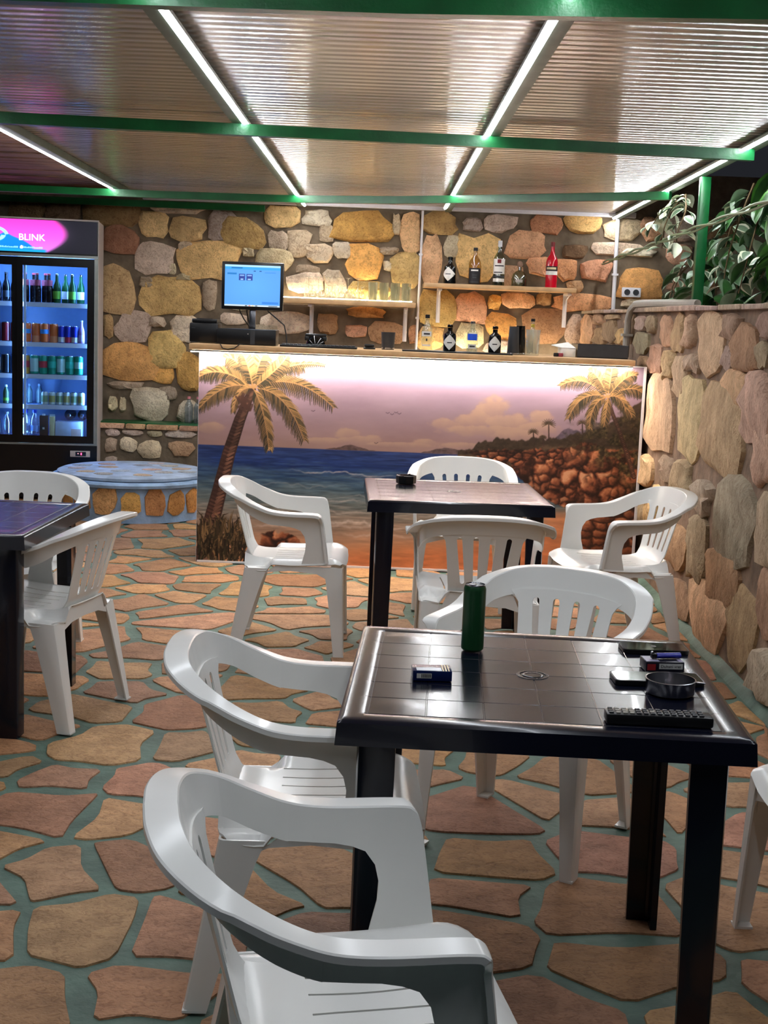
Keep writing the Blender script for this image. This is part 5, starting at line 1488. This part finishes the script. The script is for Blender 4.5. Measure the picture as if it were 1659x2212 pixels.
def fridge():
    e = empty('drinks_fridge', (FX, FY, 0), 'tall black double door drinks fridge with a glowing pink sign, full of cans', 'fridge', None, FA)
    WD, DP = 1.16, .50
    z0, zt = .02, 2.13
    body = MB()
    body.box(-WD, -WD + .03, .03, DP, z0, zt - .002)
    body.box(-WD + .0301, -.0301, DP - .03, DP, z0, zt - .002)
    body.box(-WD + .0301, -.0301, .03, DP - .0301, zt - .05, zt - .002)
    body.box(-WD + .0301, -.0301, .03, DP - .0301, z0, .46)
    obj('cabinet', body, M['fridge_black'], e)
    obj('side_wall', MB().box(-.03, 0, .03, DP, z0, zt - .002), M['fridge_side'], e)
    lin_ = MB()
    lin_.box(-WD + .031, -.031, DP - .045, DP - .031, .461, zt - .051); lin_.box(-WD + .031, -WD + .04, .05, DP - .046, .461, zt - .051); lin_.box(-.04, -.031, .05, DP - .046, .461, zt - .051)
    lin_.box(-WD + .041, -.041, .05, DP - .046, .4605, .468)
    obj('liner', lin_, M['fridge_inner'], e)
    # sign header
    h = obj('sign_header', MB().box(-WD, -.006, 0.0, .029, 1.868, zt), M['fridge_black'], e)
    W = .81
    me = print_mesh('sign', sign_image(), lambda u, v: (-.012 - W + W * u, -.001 + 0 * u, zt - .012 - .238 * v))
    obj('sign_print', me, M['print_sign'], h)
    obj('sign_rest', MB().box(-WD + .01, -.012 - W, -.0012, -.0006, 1.88, zt - .012), emit_mat('pink_backlight', (250, 80, 200), 1.0), h)
    t = obj('sign_lettering', text_mesh('BLINK', .068, .0006), emit_mat('white_lettering', (255, 235, 255), 1.2), h, loc=(-.492, -.004, 1.985), rot=(PI / 2, 0, 0))
    t.scale = (1.05, 1.0, 1)
    obj('header_trim', MB().box(-WD, 0, -.004, .028, 1.846, 1.8675), M['alu'], h)
    obj('top_trim', MB().box(-WD, 0, -.004, .028, zt - .008, zt + .004), M['fridge_side'], h)
    # base grille panel and thermostat
    b = obj('base_panel', MB().box(-WD, -.004, .0, .029, z0, .425), M['fridge_black'], e)
    obj('base_trim', MB().box(-WD, -.002, -.003, .028, .4255, .438), M['alu'], b)
    th = obj('thermostat', MB().box(-.205, -.055, -.008, -.0005, .338, .385, .002), M['fridge_side'], b)
    obj('display', MB().box(-.165, -.085, -.0095, -.0085, .345, .378), M['black_gloss'], th)
    obj('red_digit', MB().box(-.125, -.117, -.0105, -.0098, .354, .37), emit_mat('red_digit', (255, 40, 70), 4), th)
    obj('red_dot', MB().box(-.147, -.143, -.0105, -.0098, .362, .367), emit_mat('red_dot', (255, 120, 140), 3), th)
    # two sliding doors
    for nm, x0, x1, yy in (('door', -.605, -.03, .0), ('door', -WD + .01, -.590, .016)):
        f = MB()
        za, zb = .442, 1.842; wl, wr, wb, wt = .045, .052, .055, .062
        f.box(x0, x0 + wl, yy, yy + .014, za, zb); f.box(x1 - wr, x1, yy, yy + .014, za, zb)
        f.box(x0 + wl, x1 - wr, yy, yy + .014, za, za + wb); f.box(x0 + wl, x1 - wr, yy, yy + .014, zb - wt, zb)
        d = obj(nm, f, M['fridge_black'], e)
        obj('pane', MB().box(x0 + wl, x1 - wr, yy + .005, yy + .009, za + wb, zb - wt), M['pane'], d)
    obj('side_frame', MB().box(-.0295, -.004, 0, .029, .44, 1.845), M['alu'], e)
    # lamp tubes behind the door frames
    obj('lamp', MB().box(-.600, -.575, .034, .05, .50, 1.78), M['led_fridge'], e)
    obj('lamp', MB().box(-1.10, -.06, .06, .085, 1.80, 1.812), M['led_fridge'], e)
    obj('inner_frame', MB().box(-.558, -.540, .034, .046, .47, 1.80), M['white_paint'], e)
    obj('lamp', MB().box(-.056, -.044, .036, .05, .50, 1.78), M['led_fridge'], e)
    # wire shelves with a ticket rail in front
    for z in (1.507, 1.205, .962, .73):
        s = obj('shelf', MB().box(-WD + .045, -.045, .055, DP - .05, z - .012, z - .004), M['fridge_inner'], e)
        obj('ticket_rail', MB().box(-WD + .045, -.045, .047, .0545, z - .034, z), M['white_paint'], s)
    return e
fridge()
# drinks: each can and bottle a thing of its own
can_b = MB().lathe([(.026, 0), (.033, .006), (.033, .13), (.031, .14)], 16).me('can_body')
can_l = MB().lathe([(.0305, .1405), (.0285, .145), (.0275, .143), (.001, .143)], 16).me('can_lid')
slim_b = MB().lathe([(.022, 0), (.0265, .005), (.0265, .118), (.0245, .126)], 16).me('slim_body')
slim_l = MB().lathe([(.024, .1265), (.0225, .1305), (.0215, .129), (.001, .129)], 16).me('slim_lid')
short_b = MB().lathe([(.022, 0), (.0265, .005), (.0265, .085), (.022, .095)], 16).me('short_body')
short_l = MB().lathe([(.0225, .0955), (.021, .099), (.001, .098)], 16).me('short_lid')
bot_b = MB().lathe([(.028, 0), (.03, .004), (.03, .10), (.026, .13), (.013, .165), (.012, .205)], 16).me('bottle_body')
bot_c = MB().lathe([(.0135, .2055), (.0135, .217), (.011, .219)], 12).me('bottle_cap')
wat_b = MB().lathe([(.028, 0), (.032, .004), (.030, .05), (.032, .11), (.028, .135), (.013, .165), (.012, .175)], 16).me('water_body')
wat_c = MB().lathe([(.015, .1755), (.015, .195), (.013, .197)], 12).me('water_cap')
CM = {}
def cm(key, col, **kw):
    if key not in CM: CM[key] = mat('drink_' + key, col, **kw)
    return CM[key]
def drink(kind, x, y, z, body, lid, label, group, band=None, bandz=(.03, .09), s=1.0):
    bm_, lm_, nb, nl = {'can': (can_b, can_l, 'body', 'lid'), 'slim': (slim_b, slim_l, 'body', 'lid'), 'short': (short_b, short_l, 'body', 'lid'), 'bottle': (bot_b, bot_c, 'body', 'cap'), 'water': (wat_b, wat_c, 'body', 'cap')}[kind]
    e = empty({'can': 'drink_can', 'slim': 'drink_can', 'short': 'drink_can', 'bottle': 'drink_bottle', 'water': 'water_bottle'}[kind], FR(x, y) + (z,), label, 'can' if kind in ('can', 'slim', 'short') else 'bottle', group, FA)
    e.scale = (s, s, s)
    for me, mm, nm in ((bm_, body, nb), (lm_, lid, nl)):
        me2 = me.copy(); me2.materials.append(mm); obj(nm, me2, None, e)
    if band: obj('label', patch({'can': .0335, 'slim': .027, 'short': .027, 'bottle': .0305, 'water': .0325}[kind], bandz[0], bandz[1], D(-160), D(-20), 8), band, e)
silver = M['steel']
cola = cm('cola', (22, 10, 12), rough=.12); red = cm('red', (176, 60, 70), rough=.4); white = M['paper_white']
for i in range(5):
    drink('bottle', -2.785 + i * .044 + (.012 if i % 2 else 0), 10.20 + (i % 2) * .06, 1.508, cola, red, ORD[i] + ' dark cola bottle from the left on the top fridge shelf', 'cola bottles in the fridge', cm('pinklab', (190, 90, 110)), (.125, .168))
    if i in (0, 2, 3): pass
for i in range(4):
    drink('bottle', -2.55 + i * .057, 10.20 + (i % 2) * .075, 1.508, cm('beer', (20, 74, 36), rough=.1), silver, ORD[i] + ' green beer bottle from the left on the top fridge shelf', 'green beer bottles in the fridge', white if i % 2 else cm('lime', (120, 190, 60)), (.03, .088))
for i in range(3):
    drink('bottle', -2.99 + i * .062, 10.22, 1.508, cm('dark', (16, 20, 26), rough=.15), cm('darkcap', (30, 34, 40)), ORD[i] + ' near black bottle behind the left fridge door, top shelf', 'dark bottles behind the left fridge door', cm('greylab', (60, 64, 70)), (.03, .08))
orange = cm('orange', (226, 110, 44), rough=.3)
for i in range(4):
    drink('can', -2.775 + i * .0665, 10.205 + (i % 2) * .012, 1.206, orange, silver, ORD[i] + ' orange can from the left on the second fridge shelf', 'orange cans in the fridge', cm('cyanmark', (70, 150, 220)) if i % 2 == 0 else cm('peach', (240, 150, 100)), (.065, .098) if i % 2 == 0 else (.0, .05), 1.0)
for i in range(3):
    drink('slim', -2.515 + i * .050, 10.205, 1.206, cm('navycan', (26, 44, 170), rough=.3), silver, ORD[i] + ' blue slim can on the second fridge shelf', 'blue slim cans in the fridge', white if i != 1 else cm('redmark', (190, 50, 70)), (.005, .045), 1.0)
drink('bottle', -2.365, 10.205, 1.206, cm('rose', (180, 140, 190), rough=.15), cm('palecap', (190, 220, 230)), 'small pink drink bottle at the right end of the second fridge shelf', 'pink bottle in the fridge', cm('lilac', (190, 170, 220)), (.02, .08), .8)
for i in range(3):
    drink('can', -3.0 + i * .068, 10.215, 1.206, cm('maroon', (110, 20, 30), rough=.3), silver, ORD[i] + ' maroon can behind the left fridge door, second shelf', 'maroon cans behind the left fridge door', None, (0, 0), 1.0)
for i in range(7):
    drink('can', -2.785 + i * .0665, 10.205, .963, cm('mint' if i else 'amber', (30, 150, 118) if i else (200, 150, 60), rough=.3), silver, (ORD[i] + ' green can from the left on the third fridge shelf') if i else 'amber can at the left end of the third fridge shelf', 'green cans in the fridge', cm('mintw', (190, 230, 220)) if i in (1, 4, 6) else (cm('redmark2', (200, 60, 70)) if i in (0, 2) else cm('mint2', (60, 200, 170))), (.02, .12) if i in (1, 4) else (.05, .1), 1.0)
for i in range(3):
    drink('can', -3.0 + i * .068, 10.215, .963, cm('bluecan' if i != 1 else 'blackcan', (60, 120, 190) if i != 1 else (14, 20, 28), rough=.3), silver, ORD[i] + ' can behind the left fridge door, third shelf', 'cans behind the left fridge door', white if i == 0 else None, (.02, .12), 1.0)
for i in range(6):
    drink('short', -2.64 + i * .055, 10.205, .731, cm('pale', (205, 215, 205), rough=.3), silver, ORD[i] + ' small pale can from the left on the fourth fridge shelf', 'small pale cans in the fridge', cm('gold', (190, 180, 110)) if i % 2 else cm('sage', (140, 165, 120)), (.02, .07), 1.0)
for i in range(2):
    drink('water', -2.775 + i * .075, 10.36, .731, cm('dimglass', (74, 92, 96), rough=.2), cm('dimcap', (110, 130, 150)), ORD[i] + ' dim dark bottle at the back left of the fourth fridge shelf', 'dim bottles at the back of the fourth shelf', None, (0, 0), .75)
for i in range(3):
    drink('water', -3.0 + i * .068, 10.22, .731, cm('olive', (70, 90, 60), rough=.3), cm('palecap', (190, 220, 230)), ORD[i] + ' short olive bottle behind the left fridge door, fourth shelf', 'olive bottles behind the left fridge door', cm('lime', (120, 190, 60)), (.03, .06), .72)
for i in range(2):
    drink('water', -2.785 + i * .068, 10.215, .469, M['water_bottle'], cm('bluecap', (30, 60, 190)), ORD[i] + ' clear water bottle with blue cap at the bottom of the fridge', 'water bottles at the bottom of the fridge', cm('waterlab', (110, 150, 200)), (.05, .09), 1.1)
for i in range(3):
    drink('water', -3.0 + i * .072, 10.22, .469, M['water_bottle'], cm('greycap', (110, 110, 120)), ORD[i] + ' clear bottle behind the left fridge door, bottom shelf', 'clear bottles behind the left fridge door', None, (0, 0), 1.0)
e = empty('milk_carton', FR(-2.648, 10.21) + ( .469,), 'black carton with white cap at the bottom of the fridge', 'carton', None, FA)
obj('pack', MB().box(-.03, .03, -.02, .04, 0, .175, .002), cm('blackcarton', (28, 26, 26)), e); obj('screw_cap', MB().lathe([(.012, .1755), (.012, .188)], 12), white, e); obj('badge', MB().box(-.008, .008, -.0215, -.0205, .07, .086), white, e)
e = empty('milk_carton', FR(-2.585, 10.21) + ( .469,), 'narrow cream carton beside the black carton in the fridge', 'carton', None, FA)
obj('pack', MB().box(-.02, .02, -.02, .04, 0, .17, .002), cm('creamcarton', (214, 204, 150)), e); obj('top_fold', MB().box(-.02, .02, .005, .015, .1705, .185), cm('palefold', (200, 215, 210)), e)
e = empty('white_carton', FR(-2.445, 10.23) + ( .469,), 'flat white carton at the bottom right of the fridge', 'carton', None, FA)
obj('pack', MB().box(-.115, .085, -.04, .12, 0, .132, .002), cm('skycarton', (205, 222, 240)), e); obj('sticker', MB().box(.005, .08, -.0418, -.0405, .006, .078), cm('beigesticker', (205, 180, 165)), e)
for i, x in enumerate((-2.46, -2.36)):
    e = empty('drink_bottle', FR(x, 10.17) + (.65,), ('left' if i == 0 else 'right') + ' dark bottle lying cap forward on the white carton in the fridge', 'bottle', 'lying bottles in the fridge', FA)
    R_ = Matrix.Rotation(PI / 2, 4, 'X')
    obj('body', MB().lathe([(.012, -.06), (.014, -.08), (.04, -.12), (.042, -.24)], 16, R_), cm('dark', (16, 20, 26)), e)
    obj('cap', MB().lathe([(.014, -.0595), (.014, -.04), (.012, -.038)], 12, R_), silver, e)

# ================================================================== THINGS ON THE TABLES
ZT = .7205
def green_can():
    e = empty('drink_can', (.220, 3.022, ZT), 'tall plain green drink can standing on the front table', 'can')
    obj('body', MB().lathe([(.022, 0), (.0262, .005), (.0265, .012), (.0265, .145), (.0262, .149), (.0235, .156)], 32), mat('green_can', (24, 66, 36), rough=.28, var=.05, metal=.0, spec=.6), e)
    l = obj('lid', MB().lathe([(.0236, .1562), (.0240, .1585), (.0228, .159), (.0215, .156), (.001, .1562)], 32), M['steel'], e)
    obj('opening', MB().lathe([(.007, .1564), (.007, .1567)], 14, Matrix.Translation((.009, -.004, 0))), M['black_plastic'], l)
    obj('pull_tab', MB().box(-.014, .003, -.005, .005, .1568, .1585, .0005), M['steel'], l)
green_can()
def text_part(s, size, m, parent, loc, rot):
    return obj('lettering', text_mesh(s, size, .0001), m, parent, loc=loc, rot=rot)
def cig_blue():
    e = empty('cigarette_pack', (.116, 2.765, ZT), 'blue cigarette pack with a barcode on the front table', 'cigarette pack', rotz=math.radians(3))
    b = obj('box', MB().box(-.042, .042, -.027, .027, 0, .022, .0012), mat('navy_carton', (13, 28, 74), rough=.25, var=.15), e)
    obj('top_print', MB().box(-.034, .020, -.024, .0, .0222, .0225), mat('pale_print', (190, 196, 206), rough=.3), b)
    for k in range(3): obj('gold_stripe', MB().box(.022 + k * .006, .0245 + k * .006, -.026, .026, .0222, .0225), mat('gold_stripe', (190, 160, 80), rough=.3), b)
    p = obj('barcode_panel', MB().box(-.034, -.002, -.0276, -.0272, .006, .0165), mat('barcode_white', (200, 200, 196)), b)
    s = MB(); rg = random.Random(2); x = -.024
    while x < -.005:
        w = rg.uniform(.0006, .0018); s.box(x, x + w, -.0280, -.0277, .0075, .0155); x += w + rg.uniform(.0006, .0014)
    obj('bars', s, M['paper_dark'], p)
cig_blue()
def cig_black():
    e = empty('cigarette_pack', (.645, 2.915, ZT), 'dark cigarette pack with white warning strip, under the blue lighter', 'cigarette pack', rotz=math.radians(4))
    b = obj('box', MB().box(-.044, .044, -.028, .028, 0, .023, .0012), mat('black_carton', (22, 22, 34), rough=.3, var=.15), e)
    obj('top_print', MB().box(-.042, -.012, -.024, .024, .0232, .0235), mat('violet_print', (150, 145, 170), rough=.35), b)
    obj('top_print', MB().box(.032, .042, -.024, .024, .0232, .0235), mat('violet_print2', (150, 145, 170), rough=.35), b)
    obj('red_square', MB().box(-.041, -.022, -.0286, -.0282, .004, .018), mat('red_square', (150, 32, 36)), b)
    p = obj('warning_strip', MB().box(-.014, .040, -.0286, -.0282, .007, .0195), mat('warning_white', (196, 196, 192)), b)
    text_part('Duhani vret', .0098, M['paper_dark'], p, (.013, -.0290, .0128), (PI / 2, 0, 0))
    l = empty('cigarette_lighter', (.648, 2.918, ZT + .0238), 'blue plastic lighter lying on the dark cigarette pack', 'lighter', rotz=math.radians(12))
    obj('barrel', MB().loft([[(x, .0065 * math.cos(2 * PI * k / 12) * 1.3, .0066 + .0064 * math.sin(2 * PI * k / 12)) for k in range(12)] for x in (-.018, .04)]), mat('blue_lighter', (44, 48, 150), rough=.2), l)
    obj('head', MB().box(-.030, -.0182, -.007, .007, .001, .0125, .002), M['black_plastic'], l)
    obj('wheel', MB().lathe([(.0035, -.004), (.0035, .004)], 12, Matrix.Translation((-.027, 0, .0135)) @ Matrix.Rotation(PI / 2, 4, 'X')), M['steel'], l)
cig_black()
def phone():
    e = empty('mobile_phone', (.660, 3.088, ZT), 'black mobile phone lying face up near the table corner', 'phone', rotz=math.radians(2))
    def slab(x, y, z0, z1, r):
        P = []
        for cx_, cy_, a0 in ((x - r, y - r, 0), (-x + r, y - r, 90), (-x + r, -y + r, 180), (x - r, -y + r, 270)):
            for k in range(6): a = D(a0 + 18 * k); P.append((cx_ + r * math.cos(a), cy_ + r * math.sin(a)))
        return MB().loft([[(a, b, z) for a, b in P] for z in (z0, z1)])
    obj('case', slab(.079, .040, 0, .009, .014), M['black_plastic'], e)
    obj('glass_front', slab(.077, .038, .0091, .0098, .013), M['black_gloss'], e)
    obj('camera_bump', slab(.006, .006, .0099, .0102, .004), M['dark_grey'], e)
    w = empty('card_wallet', (.612, 2.808, ZT), 'flat black case half under the steel ashtray', 'phone', rotz=math.radians(2))
    obj('shell', slab(.098, .040, 0, .010, .012), M['black_plastic'], w)
    obj('face', slab(.095, .037, .0101, .0106, .011), mat('olive_glass', (34, 34, 26), rough=.08), w)
phone()
def ash_steel():
    e = empty('steel_ashtray', (.622, 2.716, ZT), 'round polished steel ashtray on the front table', 'ashtray')
    obj('bowl', MB().lathe([(.046, 0), (.051, .003), (.052, .030), (.0535, .032), (.0505, .0325), (.0495, .006), (.001, .004)], 40), M['steel'], e)
    obj('rest', MB().box(.053, .072, -.006, .006, .026, .0285, .001), M['steel'], e)
    e.rotation_euler = (0, 0, D(-8))
ash_steel()
def remote():
    e = empty('remote_control', (.553, 2.497, ZT), 'long black remote control with rows of buttons along the table edge', 'remote', rotz=math.radians(-1.5))
    b = obj('body', MB().box(-.104, .104, -.022, .022, .0, .021, .004), M['black_plastic'], e)
    for r_ in range(3):
        for k in range(14):
            x = -.094 + k * .0135; y = -.013 + r_ * .013
            light = k in (1, 2, 3) or (k == 6 and r_ == 1)
            obj('button', MB().box(x - .0045, x + .0045, y - .004, y + .004, .0211, .0238, .0008), M['grey_pvc'] if light else M['dark_grey'], b)
remote()
def ash_black():
    e = empty('black_ashtray', (.098, 6.150, ZT), 'octagonal black plastic ashtray on the middle table', 'ashtray')
    s = MB().lathe([(.040, 0), (.047, .004), (.048, .036), (.046, .040), (.040, .040), (.036, .014), (.001, .012)], 8)
    me = fix(s.me('bowl', 20)); obj('bowl', me, M['black_plastic'], e)
    for k in range(4):
        a = D(22.5 + 45 + 90 * k); o = obj('cigarette_rest', MB().box(-.007, .007, -.004, .004, .0402, .0418), M['black_gloss'], e, loc=(.043 * math.cos(a), .043 * math.sin(a), 0), rot=(0, 0, a))
ash_black()
